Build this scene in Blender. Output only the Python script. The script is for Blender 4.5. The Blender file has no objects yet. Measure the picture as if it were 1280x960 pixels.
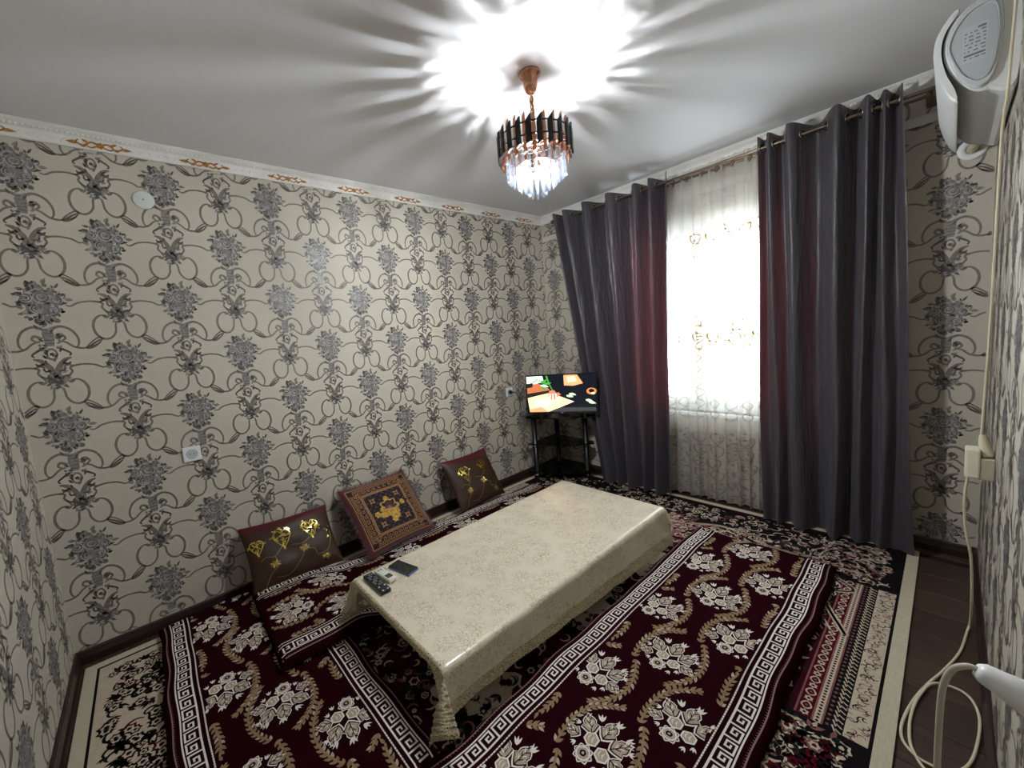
import bpy, bmesh, math, random
import numpy as np
from mathutils import Vector, Matrix

S = bpy.context.scene
COL = S.collection
rng = random.Random(7)

# ------------------------------------------------------------------ camera, light, exposure
LX, WY, H = 3.76, 2.888, 2.6            # room: X 0..LX, Y -WY..0, Z 0..H
def make_camera():
    yaw, pit, rol, f = 0.8730, -0.1081, -0.0880, 498.82
    fw = Vector((math.cos(yaw)*math.cos(pit), math.sin(yaw)*math.cos(pit), math.sin(pit)))
    rt = Vector((math.sin(yaw), -math.cos(yaw), 0)); up = rt.cross(fw)
    r2 = rt*math.cos(rol) + up*math.sin(rol); u2 = -rt*math.sin(rol) + up*math.cos(rol)
    cd = bpy.data.cameras.new('camera'); cd.sensor_width = 36; cd.lens = f/1280*36
    cd.shift_x = 40.12/1280; cd.shift_y = -4.45/1280; cd.clip_start = 0.02
    ob = bpy.data.objects.new('camera', cd); COL.objects.link(ob)
    m = Matrix((r2, u2, -fw)).transposed().to_4x4(); m.translation = Vector((0.4406, -2.7671, 1.4458))
    ob.matrix_world = m; S.camera = ob
make_camera()
BULB = 3900.0                            # radiance of the chandelier bulbs
SKY = 13.0                                # brightness of the day outside the window
S.view_settings.view_transform = 'Standard'; S.view_settings.look = 'None'
S.view_settings.gamma = 1; S.view_settings.use_curve_mapping = False
S.view_settings.exposure = 0.0
w = bpy.data.worlds.new('day_sky'); S.world = w; w.use_nodes = True
w.node_tree.nodes['Background'].inputs[0].default_value = (0.86, 0.93, 1.0, 1)
w.node_tree.nodes['Background'].inputs[1].default_value = SKY
WIN = (-2.04, -0.9, 0.70, 2.2)          # window opening y0 y1 z0 z1
pl = bpy.data.lights.new('window_portal', 'AREA'); pl.shape = 'RECTANGLE'
pl.size = WIN[1]-WIN[0]; pl.size_y = WIN[3]-WIN[2]; pl.cycles.is_portal = True
po = bpy.data.objects.new('window_portal', pl); COL.objects.link(po)
po.location = (LX+0.14, (WIN[0]+WIN[1])/2, (WIN[2]+WIN[3])/2); po.rotation_euler = (0, math.pi/2, 0)
po.rotation_euler = Matrix(((0,0,1),(1,0,0),(0,1,0))).to_euler()
S.cycles.use_denoising = True
S.cycles.max_bounces = 8; S.cycles.transparent_max_bounces = 16
S.cycles.sample_clamp_indirect = 6.0

# ------------------------------------------------------------------ materials
def lin(c):
    return tuple(((v/255)/12.92 if v/255 <= 0.04045 else ((v/255+0.055)/1.055)**2.4) for v in c)
MATS = {}
def mat(name, rgb, rough=0.6, metal=0.0, var=0.0, vscale=20.0, bump=0.0, bscale=200.0, stretch=(1,1,1),
        sheen=0.0, coat=0.0, emit=0.0, spec=0.5, rgb2=None, detail=4.0, anis=0.0, bdist=.004):
    if name in MATS: return MATS[name]
    m = bpy.data.materials.new(name); m.use_nodes = True; nt = m.node_tree; b = nt.nodes['Principled BSDF']
    c = lin(rgb)
    b.inputs['Base Color'].default_value = (*c, 1); b.inputs['Roughness'].default_value = rough
    b.inputs['Metallic'].default_value = metal; b.inputs['Specular IOR Level'].default_value = spec
    b.inputs['Sheen Weight'].default_value = sheen; b.inputs['Coat Weight'].default_value = coat
    b.inputs['Coat Roughness'].default_value = 0.15; b.inputs['Anisotropic'].default_value = anis
    if emit:
        b.inputs['Emission Color'].default_value = (*c, 1); b.inputs['Emission Strength'].default_value = emit
    tc = nt.nodes.new('ShaderNodeTexCoord'); mp = nt.nodes.new('ShaderNodeMapping')
    mp.inputs['Scale'].default_value = stretch; nt.links.new(tc.outputs['Object'], mp.inputs['Vector'])
    if var > 0 or rgb2:
        n = nt.nodes.new('ShaderNodeTexNoise'); n.inputs['Scale'].default_value = vscale; n.inputs['Detail'].default_value = detail
        nt.links.new(mp.outputs[0], n.inputs['Vector'])
        r = nt.nodes.new('ShaderNodeValToRGB')
        c2 = lin(rgb2) if rgb2 else tuple(min(1, v*(1+var)) for v in c)
        c1 = c if rgb2 else tuple(v*(1-var) for v in c)
        r.color_ramp.elements[0].position = 0.35; r.color_ramp.elements[1].position = 0.65
        r.color_ramp.elements[0].color = (*c1, 1); r.color_ramp.elements[1].color = (*c2, 1)
        nt.links.new(n.outputs['Fac'], r.inputs['Fac']); nt.links.new(r.outputs['Color'], b.inputs['Base Color'])
    if bump > 0:
        n2 = nt.nodes.new('ShaderNodeTexNoise'); n2.inputs['Scale'].default_value = bscale; n2.inputs['Detail'].default_value = 3
        nt.links.new(mp.outputs[0], n2.inputs['Vector'])
        bp = nt.nodes.new('ShaderNodeBump'); bp.inputs['Strength'].default_value = bump; bp.inputs['Distance'].default_value = bdist
        nt.links.new(n2.outputs['Fac'], bp.inputs['Height']); nt.links.new(bp.outputs[0], b.inputs['Normal'])
    MATS[name] = m
    return m

def mix_shader(m, fac, other, col, rough=0.1):
    """mix the principled surface with a second closure (translucent / transparent / glossy)"""
    nt = m.node_tree; b = nt.nodes['Principled BSDF']; out = nt.nodes['Material Output']
    mx = nt.nodes.new('ShaderNodeMixShader'); o = nt.nodes.new('ShaderNodeBsdf' + other)
    o.inputs['Color'].default_value = (*col, 1)
    src = out.inputs['Surface'].links[0].from_socket
    nt.links.new(src, mx.inputs[1]); nt.links.new(o.outputs[0], mx.inputs[2]); mx.inputs[0].default_value = fac
    nt.links.new(mx.outputs[0], out.inputs['Surface'])
    return m

# ------------------------------------------------------------------ object helpers
def props(o, label=None, cat=None, group=None, kind=None):
    if label: o['label'] = label
    if cat: o['category'] = cat
    if group: o['group'] = group
    if kind: o['kind'] = kind
    return o
def empty(name, loc=(0, 0, 0), rz=0.0):
    o = bpy.data.objects.new(name, None); COL.objects.link(o); o.location = loc; o.rotation_euler = (0, 0, rz)
    o.empty_display_size = 0.05
    return o
def link(name, me, parent=None):
    o = bpy.data.objects.new(name, me); COL.objects.link(o)
    if parent is not None: o.parent = parent
    return o
def mesh_np(name, parts, mats, smooth=True):
    """parts: list of (V n*3, F m*k, material index or array)"""
    Vs, loops, tot, mi = [], [], [], []; off = 0
    for V, F, m in parts:
        V = np.asarray(V, float).reshape(-1, 3); F = np.asarray(F, int)
        if len(F) == 0: continue
        Vs.append(V); loops.append((F+off).ravel()); tot.append(np.full(len(F), F.shape[1]))
        mi.append(np.full(len(F), m) if np.isscalar(m) else np.asarray(m)); off += len(V)
    V = np.concatenate(Vs); lp = np.concatenate(loops); tt = np.concatenate(tot); mi = np.concatenate(mi)
    me = bpy.data.meshes.new(name)
    me.vertices.add(len(V)); me.vertices.foreach_set('co', V.astype(np.float32).ravel())
    me.loops.add(len(lp)); me.loops.foreach_set('vertex_index', lp.astype(np.int32))
    me.polygons.add(len(tt)); st = np.concatenate([[0], np.cumsum(tt)[:-1]])
    me.polygons.foreach_set('loop_start', st.astype(np.int32))
    me.polygons.foreach_set('material_index', mi.astype(np.int32))
    me.polygons.foreach_set('use_smooth', np.full(len(tt), smooth))
    me.update(calc_edges=True); me.validate()
    for m in mats: me.materials.append(m)
    return me
def grid_faces(nu, nv, wrap_u=False):
    F = []
    for i in range(nu if wrap_u else nu-1):
        for j in range(nv-1):
            a = i*nv+j; b = ((i+1) % nu)*nv+j
            F.append((a, b, b+1, a+1))
    return np.array(F)
def bm_mesh(name, bm, mats, smooth=False):
    me = bpy.data.meshes.new(name); bm.to_mesh(me); bm.free()
    for m in (mats if isinstance(mats, (list, tuple)) else [mats]): me.materials.append(m)
    if smooth:
        for p in me.polygons: p.use_smooth = True
    return me
def bm_box(bm, lo, hi, bev=0.0, seg=2, mi=0):
    lo = Vector(lo); hi = Vector(hi)
    r = bmesh.ops.create_cube(bm, size=1.0, matrix=Matrix.Translation((lo+hi)/2) @ Matrix.Diagonal((*(hi-lo), 1)))
    vs = r['verts']; fs = list({f for v in vs for f in v.link_faces})
    for f in fs: f.material_index = mi
    if bev > 0:
        es = list({e for v in vs for e in v.link_edges})
        bmesh.ops.bevel(bm, geom=es, offset=bev, segments=seg, affect='EDGES', profile=0.5)
def box(name, lo, hi, m, parent=None, bev=0.0, seg=2):
    bm = bmesh.new(); bm_box(bm, lo, hi, bev, seg)
    return link(name, bm_mesh(name, bm, m), parent)
def catmull(P, n=8, closed=False):
    P = np.asarray(P, float); k = len(P); out = []
    if k < 3: 
        t = np.linspace(0, 1, n+1)[:, None]; return P[0]*(1-t)+P[1]*t
    for i in range(k if closed else k-1):
        if closed: a, b, c, d = P[(i-1) % k], P[i], P[(i+1) % k], P[(i+2) % k]
        else: a, b, c, d = P[max(i-1, 0)], P[i], P[i+1], P[min(i+2, k-1)]
        for t in np.arange(n)/n:
            out.append(0.5*((2*b)+(c-a)*t+(2*a-5*b+4*c-d)*t*t+(3*b-a-3*c+d)*t**3))
    if not closed: out.append(P[-1])
    return np.array(out)
def tube_arrays(P, r, ns=8, n=6, closed=False, smooth=True):
    P = catmull(P, n, closed) if smooth else np.asarray(P, float); k = len(P)
    r = np.full(k, r) if np.isscalar(r) else np.interp(np.linspace(0, 1, k), np.linspace(0, 1, len(r)), r)
    T = (np.roll(P, -1, 0)-np.roll(P, 1, 0)) if closed else np.gradient(P, axis=0)
    T /= np.linalg.norm(T, axis=1)[:, None]+1e-12
    ref = np.array([0., 0., 1.]) if abs(T[0][2]) < .9 else np.array([1., 0, 0])
    N = np.zeros_like(P); nn = np.cross(T[0], ref); nn /= np.linalg.norm(nn)
    for i in range(k):
        nn = nn-T[i]*np.dot(nn, T[i]); nn /= np.linalg.norm(nn)+1e-12; N[i] = nn
    B = np.cross(T, N); a = np.arange(ns)/ns*2*np.pi
    V = P[:, None]+r[:, None, None]*(np.cos(a)[None, :, None]*N[:, None]+np.sin(a)[None, :, None]*B[:, None])
    V = V.reshape(-1, 3); F = []
    for i in range(k if closed else k-1):
        for j in range(ns):
            i2 = (i+1) % k; F.append((i*ns+j, i2*ns+j, i2*ns+(j+1) % ns, i*ns+(j+1) % ns))
    if not closed:
        V = np.vstack([V, P[0], P[-1]]); c0 = k*ns
        for j in range(ns):
            F.append((c0, j, (j+1) % ns, (j+1) % ns)); F.append((c0+1, (k-1)*ns+(j+1) % ns, (k-1)*ns+j, (k-1)*ns+j))
    quads = np.array([f for f in F if f[2] != f[3]]); tris = np.array([f[:3] for f in F if f[2] == f[3]])
    return V, quads, tris
def tube(name, P, r, m, parent=None, ns=8, n=6, closed=False, smooth=True):
    V, q, t = tube_arrays(P, r, ns, n, closed, smooth)
    parts = [(V, q, 0)]
    if len(t): parts.append((V, t, 0))
    return link(name, mesh_np(name, parts, [m]), parent)
def lathe_arrays(prof, ns=32, c=(0, 0, 0), axis='z'):
    prof = np.asarray(prof, float); a = np.arange(ns)/ns*2*np.pi
    V = np.stack([prof[None, :, 0]*np.cos(a)[:, None], prof[None, :, 0]*np.sin(a)[:, None], np.repeat(prof[None, :, 1], ns, 0)], -1)
    if axis == 'x': V = V[..., [2, 0, 1]]
    if axis == 'y': V = V[..., [0, 2, 1]]*np.array([1, -1, 1])
    return V.reshape(-1, 3)+np.array(c), grid_faces(ns, len(prof), True)
def lathe(name, prof, m, parent=None, ns=32, c=(0, 0, 0), axis='z'):
    V, F = lathe_arrays(prof, ns, c, axis)
    return link(name, mesh_np(name, [(V, F, 0)], [m]), parent)

# ------------------------------------------------------------------ flat ornament kit (printed / woven shapes, all polygons)
class Print:
    def __init__(s): s.items = []; s._c = None
    def add(s, V, F, m, layer=1): s.items.append((np.asarray(V, float), np.asarray(F, int), m, layer))
    def stroke(s, pts, w, m, layer=1, n=5, closed=False, smooth=True):
        P = catmull(pts, n, closed) if smooth else np.asarray(pts, float)
        if closed: P = np.vstack([P, P[:1]])
        k = len(P); w = np.full(k, w) if np.isscalar(w) else np.interp(np.linspace(0, 1, k), np.linspace(0, 1, len(w)), w)
        T = np.gradient(P, axis=0); T /= np.linalg.norm(T, axis=1)[:, None]+1e-12
        N = np.stack([-T[:, 1], T[:, 0]], 1)
        V = np.stack([P+N*w[:, None]/2, P-N*w[:, None]/2], 1).reshape(-1, 2)
        i = np.arange(k-1)*2
        F = np.concatenate([np.stack([i, i+1, i+3], 1), np.stack([i, i+3, i+2], 1)])
        s.add(V, F, m, layer)
    def seg(s, a, b, w, m, layer=1, sub=1):
        a = np.array(a, float); b = np.array(b, float); t = np.linspace(0, 1, sub+1)[:, None]
        d = (b-a)/np.linalg.norm(b-a); a2 = a-d*w/2; b2 = b+d*w/2
        s.stroke(a2*(1-t)+b2*t, w, m, layer, smooth=False)
    def poly(s, pts, m, layer=1):      # star-shaped polygon, fan from its centroid
        P = np.asarray(pts, float); k = len(P); V = np.vstack([P, P.mean(0)])
        i = np.arange(k); s.add(V, np.stack([i, (i+1) % k, np.full(k, k)], 1), m, layer)
    def star(s, c, r, m, layer=1, lobes=5, depth=0.25, rot=0.0, n=20, sx=1.0, sy=1.0, ang=0.0):
        a = np.arange(n)/n*2*np.pi; rr = r*(1-depth*(0.5-0.5*np.cos(lobes*a)))
        x = rr*np.cos(a+rot)*sx; y = rr*np.sin(a+rot)*sy
        ca, sa = math.cos(ang), math.sin(ang)
        s.poly(np.stack([c[0]+x*ca-y*sa, c[1]+x*sa+y*ca], 1), m, layer)
    def leaf(s, base, ang, L, W, m, layer=1):
        t = np.linspace(0, 1, 5); x = L*t; y = W*np.sin(np.pi*t**0.8)/2
        P = np.vstack([np.stack([x, y], 1), np.stack([x, -y], 1)[-2:0:-1]])
        ca, sa = math.cos(ang), math.sin(ang)
        s.poly(np.stack([base[0]+P[:, 0]*ca-P[:, 1]*sa, base[1]+P[:, 0]*sa+P[:, 1]*ca], 1), m, layer)
    def compact(s):
        """group items by (material, layer) into single arrays"""
        if s._c is None:
            g = {}
            for V, F, m, l in s.items: g.setdefault((m, l), []).append((V, F))
            s._c = {}
            for k, lst in g.items():
                o = 0; Vs = []; Fs = []
                for V, F in lst: Vs.append(V); Fs.append(F+o); o += len(V)
                s._c[k] = (np.concatenate(Vs), np.concatenate(Fs))
        return s._c
    def place(s, other, x=0, y=0, ang=0.0, sc=1.0, mir=1, inside=None):
        ca, sa = math.cos(ang)*sc, math.sin(ang)*sc; M = np.array([[ca, sa], [-sa, ca]])
        for (m, l), (V, F) in other.compact().items():
            P = (V*np.array([1, mir])) @ M+np.array([x, y])
            if inside is not None:
                ok = (P[:, 0] >= inside[0]) & (P[:, 0] <= inside[1]) & (P[:, 1] >= inside[2]) & (P[:, 1] <= inside[3])
                F2 = F[ok[F].all(1)]
                if len(F2): s.add(P, F2, m, l)
            else: s.add(P, F, m, l)
        s._c = None
    def parts(s, fn, step=0.0004, base=0, lift=0.0005):
        """fn(u, v, h) -> n*3 world points, h = height above the surface"""
        return [(fn(V[:, 0], V[:, 1], lift+l*step), F, m+base) for (m, l), (V, F) in s.compact().items()]

# ------------------------------------------------------------------ wallpaper
PAPER = [mat('paper_ground', (190, 183, 168), 0.62, bump=0.25, bscale=260),
         mat('paper_scroll', (122, 115, 105), 0.5, var=0.12, vscale=60),
         mat('paper_dark', (90, 86, 82), 0.45, var=0.15, vscale=70),
         mat('paper_mid', (132, 128, 123), 0.4, var=0.15, vscale=70),
         mat('paper_light', (176, 174, 170), 0.35)]
def wallpaper_motif():
    P = Print(); r = random.Random(3)
    def both(pts, w, m, l=1, **k):
        pts = np.array(pts, float); w = np.array(w)*1.4; P.stroke(pts, w, m, l, **k); P.stroke(pts*np.array([-1, 1]), w, m, l, **k)
    both([(.016, -.118), (.045, -.108), (.078, -.125), (.097, -.16), (.098, -.195), (.086, -.214)], [.010, .008, .007, .006, .004], 1)
    both([(.03, -.176), (.055, -.185), (.08, -.208), (.112, -.217), (.15, -.208), (.172, -.197)], [.006, .006, .007, .006, .004], 1)
    both([(.022, -.165), (.045, -.15), (.055, -.165), (.043, -.176)], [.009, .007, .005], 1)
    # C scroll below the small flower
    a = np.radians(np.linspace(112, -185, 12))
    both(np.vstack([np.stack([.060+.042*np.cos(a), -.424+.06*np.sin(a)], 1), [(.012, -.392)]]), [.004, .008, .0075, .0065, .006], 1)
    both([(.058, -.366), (.046, -.376), (.036, -.364), (.045, -.345), (.057, -.325), (.052, -.308), (.066, -.299), (.1, -.295), (.14, -.302), (.168, -.318), (.185, -.312)], [.010, .006, .006, .006, .007, .006, .006, .004], 1)
    both([(.066, -.299), (.045, -.292), (.034, -.3), (.038, -.312)], [.004, .007, .004], 1)
    both([(.05, -.34), (.03, -.352), (.016, -.356)], [.005, .006, .004], 1)
    # leaf where the scroll runs into the neighbour
    both([(.076, -.478), (.092, -.475), (.12, -.497), (.138, -.522), (.118, -.522), (.092, -.502), (.076, -.478)], [.006, .005, .006, .006, .005], 1)
    both([(.085, -.484), (.108, -.5), (.128, -.516)], [.003, .006, .003], 2)
    # vase, bud, spreading leaves
    both([(.006, -.338), (.016, -.3), (.04, -.268), (.064, -.258)], [.018, .015, .012, .004], 1)
    both([(.03, -.282), (.05, -.288), (.058, -.278)], [.008, .008, .003], 2)
    both([(.02, -.205), (.046, -.222), (.064, -.238), (.058, -.25)], [.008, .006, .004], 2)
    both([(.014, -.315), (.03, -.318), (.036, -.305)], [.006, .006, .003], 2)
    P.star((0, -.238), .024, 1, 1, lobes=2, depth=.1, sx=.85, sy=1.35); P.star((0, -.238), .016, 0, 2, lobes=2, depth=.1, sx=.8, sy=1.4)
    P.star((0, -.238), .009, 2, 3, lobes=5)
    P.poly([(-.016, -.115), (.016, -.115), (.02, -.15), (.014, -.2), (-.014, -.2), (-.02, -.15)], 3, 1)
    for i in range(5): P.seg((-.016, -.123-.016*i), (.016, -.123-.016*i), .003, 2, 2)
    P.star((0, -.328), .012, 3, 2)
    for i in range(26):     # foliage joining bouquet, vase and bud
        sx = (-1)**i; P.leaf((sx*r.uniform(.0, .03), r.uniform(-.22, -.07)), (1.57-sx*r.uniform(.2, 1.4)), r.uniform(.016, .03), .010, r.choice([2, 3, 3, 1]), 3)
    # small flower
    for i in range(13):
        t = i/13*6.283+.2; L = r.uniform(.036, .058)
        P.leaf((0, -.367), t, L, .017, 2 if i % 2 else 3, 2+(i % 2))
    for i in range(22): P.leaf((r.uniform(-.032, .032), -.367+r.uniform(-.032, .032)), r.uniform(0, 6.28), .02, .009, r.choice([3, 4, 2, 2]), 4)
    for i in range(14):     # sprigs climbing from the flower to the vase
        sx = (-1)**i; P.leaf((sx*r.uniform(.0, .03), r.uniform(-.335, -.205)), (.9 if sx > 0 else 2.2)+r.uniform(-.5, .5), .024, .009, r.choice([2, 3, 1]), 3)
    # bouquet: broad above, drawn in towards the neck
    shp = lambda t: (.092*math.cos(t)*(1-.36*max(0, -math.sin(t))), .108*math.sin(t)+.002)
    P.poly([tuple(np.array(shp(t))*(.72+.1*math.sin(9*t))) for t in np.arange(44)/44*6.283], 3, 1)
    for i in range(46):
        t = i/46*6.283+r.uniform(-.06, .06); rr = r.uniform(.55, .86); b = np.array(shp(t))*rr
        P.leaf(b, t+r.uniform(-.9, .9), r.uniform(.018, .034), r.uniform(.010, .018), r.choice([2, 2, 3, 1]), 2)
    for i in range(80):
        t = r.uniform(0, 6.283); d = .9*math.sqrt(r.random()); p = np.array(shp(t))*d
        P.leaf(p, r.uniform(0, 6.28), r.uniform(.014, .028), r.uniform(.008, .014), r.choice([2, 2, 2, 3, 3, 4]), 3)
    for (x, y, q) in ((.004, .03, .03), (-.048, .028, .022), (.05, .016, .022), (-.02, -.022, .022), (.03, -.032, .018)):
        P.star((x, y), q, 3, 4, lobes=7, depth=.2, n=21)
        for k in range(4):
            a0 = r.uniform(0, 6.28); rad = q*(.95-.24*k); aa = np.linspace(a0, a0+4.3, 6)
            P.stroke(np.stack([x+rad*np.cos(aa), y+rad*np.sin(aa)], 1), [.001, .0045, .001], 4 if k % 2 == 0 else 2, 5, n=2)
    for i in range(70):
        t = r.uniform(0, 6.283); d = .9*math.sqrt(r.random()); x, y = np.array(shp(t))*d
        aa = np.linspace(0, 2.2, 4)+r.uniform(0, 6.28); q = r.uniform(.007, .013)
        P.stroke(np.stack([x+q*np.cos(aa), y+q*np.sin(aa)], 1), [.001, .0032, .001], 4 if r.random() < .7 else 2, 5, n=2)
    return P
MOTIF = wallpaper_motif()
DU, DV = 0.5242, 0.61
def paper_print(u0, u1, z0, z1, ph_u, ph_v, hole=None):
    P = Print()
    i0 = int((u0-ph_u)/(DU/2))-2; i1 = int((u1-ph_u)/(DU/2))+2
    for i in range(i0, i1+1):
        x = ph_u+i*DU/2; o = ph_v+(DV/2 if i % 2 else 0)
        for j in range(-2, 6):
            z = o+j*DV
            if z < z0-.2 or z > z1+.65: continue
            if hole and hole[0]+.15 < x < hole[1]-.15 and hole[2]+.55 < z < hole[3]-.1: continue
            P.place(MOTIF, x, z, inside=(u0, u1, z0, z1))
    if hole:
        for k, (V, F, m, l) in enumerate(P.items):
            ins = (V[:, 0] > hole[0]) & (V[:, 0] < hole[1]) & (V[:, 1] > hole[2]) & (V[:, 1] < hole[3])
            P.items[k] = (V, F[~ins[F].any(1)], m, l)
        P.items = [q for q in P.items if len(q[1])]; P._c = None
    return P
def box_arrays(lo, hi):
    x0, y0, z0 = lo; x1, y1, z1 = hi
    V = np.array([(x0, y0, z0), (x1, y0, z0), (x1, y1, z0), (x0, y1, z0), (x0, y0, z1), (x1, y0, z1), (x1, y1, z1), (x0, y1, z1)])
    return V, np.array([(0, 3, 2, 1), (4, 5, 6, 7), (0, 1, 5, 4), (1, 2, 6, 5), (2, 3, 7, 6), (3, 0, 4, 7)])
def wall(name, boxes, pr, fn):
    parts = [(*box_arrays(*b), 0) for b in boxes]
    if pr: parts += pr.parts(fn, 0.00025, 0, 0.0003)
    o = link(name, mesh_np(name, parts, PAPER, smooth=False)); o['kind'] = 'structure'; return o
T = 0.12
one = lambda u: np.ones_like(u)
wall('wall_back', [((-T, 0, -.02), (LX+T, T, H+.05))], paper_print(0.001, LX-.001, .07, 2.53, .653, 1.17),
     lambda u, v, h: np.stack([u, -h*one(u), v], 1))
wall('wall_left', [((-T, -WY, -.02), (0, 0, H+.05))], paper_print(0.001, WY-.001, .07, 2.53, .13, 1.17),
     lambda u, v, h: np.stack([h*one(u), -u, v], 1))
wall('wall_right', [((-T, -WY-T, -.02), (LX+T, -WY, H+.05))], paper_print(0.001, LX-.001, .07, 2.53, .2, 1.3),
     lambda u, v, h: np.stack([u, -WY+h*one(u), v], 1))
y0, y1, z0, z1 = WIN
wall('wall_window', [((LX, -WY-T, -.02), (LX+.22, y0, H+.05)), ((LX, y1, -.02), (LX+.22, T, H+.05)),
                     ((LX, y0, -.02), (LX+.22, y1, z0)), ((LX, y0, z1), (LX+.22, y1, H+.05))],
     paper_print(0.001, WY-.001, .07, 2.53, 2.75, .73, hole=(-y1-.002, -y0+.002, z0-.002, z1+.002)),
     lambda u, v, h: np.stack([LX-h*one(u), -u, v], 1))

# ceiling, floor planks
plaster = mat('ceiling_plaster', (230, 230, 232), 0.75, bump=0.12, bscale=70)
o = box('ceiling', (-T, -WY-T, H), (LX+.22, T, H+.1), plaster); o['kind'] = 'structure'
sub = mat('subfloor', (30, 22, 19), 0.8)
floor = box('floor', (-T, -WY-T, -.1), (LX+.22, T, -.008), sub); floor['kind'] = 'structure'
lam = [mat('laminate_%d' % i, c, 0.42, rgb2=c2, vscale=14, stretch=(6, .7, 1), bump=.06, bscale=40, detail=6)
       for i, (c, c2) in enumerate((((58, 42, 35), (78, 58, 48)), ((52, 38, 32), (72, 54, 46)), ((64, 47, 39), (84, 63, 52))))]
for k in range(3):
    bm = bmesh.new(); bm_box(bm, (-.0945, -.62, -.008), (.0945, .62, 0), .0015, 1)
    lam[k]['m'] = 0; MATS['plank%d' % k] = bm_mesh('plank', bm, lam[k])
for i in range(20):
    for j in range(4):
        y = -.62-1.244*j+(.42*(i % 3))
        if y-.62 > -.02 or y+.62 < -WY+.02: continue
        x = .095+.191*i
        if x > LX: continue
        lo = max(y-.62, -WY+.001); hi = min(y+.62, -.001)
        o = link('plank', MATS['plank%d' % ((i*7+j*5) % 3)], floor)
        o.location = (x, (lo+hi)/2, 0); o.scale = (min(1, (LX-x)/.0945 if x+.0945 > LX else 1), (hi-lo)/1.24, 1)

# baseboards
bb = mat('baseboard_brown', (46, 30, 25), 0.35, var=.15, vscale=30, stretch=(1, 1, 8))
def baseboard(name, p, q, nrm):
    p = Vector(p); q = Vector(q); n = Vector(nrm)
    prof = [(0, 0), (.018, 0), (.018, .035), (.013, .055), (.012, .064), (.006, .07), (0, .07)]
    V = []
    for e in (p, q):
        for d, z in prof: V.append(tuple(e+n*d+Vector((0, 0, z))))
    k = len(prof); F = [(i, (i+1) % k, k+(i+1) % k, k+i) for i in range(k)]
    o = link(name, mesh_np(name, [(V, F, 0)], [bb], smooth=False)); o['kind'] = 'structure'
baseboard('baseboard_back', (0, 0, 0), (LX, 0, 0), (0, -1, 0))
baseboard('baseboard_left', (0, -WY, 0), (0, 0, 0), (1, 0, 0))
baseboard('baseboard_window', (LX, -WY, 0), (LX, 0, 0), (-1, 0, 0))
baseboard('baseboard_right', (0, -WY, 0), (LX, -WY, 0), (0, 1, 0))

# cornices: moulded profile with a running relief; gilded leaf ornaments on the back one
cor = mat('cornice_white', (228, 226, 220), 0.55, var=.05, vscale=8)
gilt = mat('gilt_paint', (176, 118, 48), 0.4, metal=0.25, var=.3, vscale=60)
def cornice(name, L, fn):
    prof = np.array([(0, H-.078), (.008, H-.078), (.010, H-.070), (.012, H-.035), (.018, H-.026), (.030, H-.020), (.034, H-.012), (.045, H-.008), (.045, H), (0, H)])
    k = len(prof); parts = []
    V = np.vstack([fn(np.full(k, u), prof[:, 0], prof[:, 1]) for u in (0, L)])
    parts.append((V, np.array([(i, (i+1) % k, k+(i+1) % k, k+i) for i in range(k)]), 0))
    r = random.Random(5); P = Print()
    n = int(L/.036)
    sph = np.array([(1, 0, 0), (.7, .7, 0), (0, 1, 0), (-.7, .7, 0), (-1, 0, 0), (-.7, -.7, 0), (0, -1, 0), (.7, -.7, 0), (0, 0, 1)])
    sf = np.array([(i, (i+1) % 8, 8) for i in range(8)])
    for i in range(n):       # leaf lumps along the face, beads along the upper step
        u = .02+i*.036; t = (-1)**i*.7+r.uniform(-.2, .2)
        q = sph*np.array([.017, .006, .006]); x = q[:, 0]*math.cos(t)-q[:, 1]*math.sin(t); z = q[:, 0]*math.sin(t)+q[:, 1]*math.cos(t)
        parts.append((fn(np.clip(u+x, 0, L), .0105+q[:, 2], H-.053+z), sf, 0))
        for d in (0, .018):
            q = sph*np.array([.006, .005, .004]); parts.append((fn(np.clip(u+d+q[:, 0], 0, L), .03+q[:, 2], H-.0235+q[:, 1]), sf, 0))
    o = link(name, mesh_np(name, parts, [cor])); o['kind'] = 'structure'; return o
cb = cornice('trim_1', LX, lambda u, d, z: np.stack([u, -d*one(u), z*one(u)], 1))
cornice('trim_2', WY, lambda u, d, z: np.stack([LX-d*one(u), -u, z*one(u)], 1))
cornice('trim_3', WY, lambda u, d, z: np.stack([d*one(u), -u, z*one(u)], 1))
cornice('trim_4', LX, lambda u, d, z: np.stack([u, -WY+d*one(u), z*one(u)], 1))
def gilt_mesh():
    P = Print()
    for s in (1, -1):
        P.stroke(np.array([(0, 0), (.03, .012), (.06, -.008), (.085, .004), (.075, .016)])*[s, 1], [.01, .008, .008, .006, .004], 0, 1)
        P.stroke(np.array([(.01, -.004), (.035, -.014), (.05, -.002), (.036, .006)])*[s, 1], [.006, .006, .005, .003], 0, 2)
        P.leaf((.075*s, 0), 0 if s > 0 else math.pi, .045, .016, 0, 2)
        P.leaf((.04*s, .006), .5 if s > 0 else math.pi-.5, .028, .012, 0, 2); P.leaf((.05*s, -.006), -.5 if s > 0 else math.pi+.5, .022, .011, 0, 2)
    P.star((0, 0), .016, 0, 3, lobes=5, depth=.3)
    return mesh_np('gilded_leaf_ornament', P.parts(lambda u, v, h: np.stack([u, -h*one(u), v], 1), .0015, 0, .001), [gilt])
gm = gilt_mesh()
for i in range(9):
    o = link('gilded_leaf_ornament', gm, cb); o.location = (.0+.4365*i if i else .04, -.0115, H-.055)
# white trunking strip below the cornice on the window wall
o = box('trim_5', (LX-.014, -WY, 2.352), (LX, -.02, 2.40), mat('trunking_plastic', (205, 202, 196), .4), bev=.004); o['kind'] = 'structure'

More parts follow.
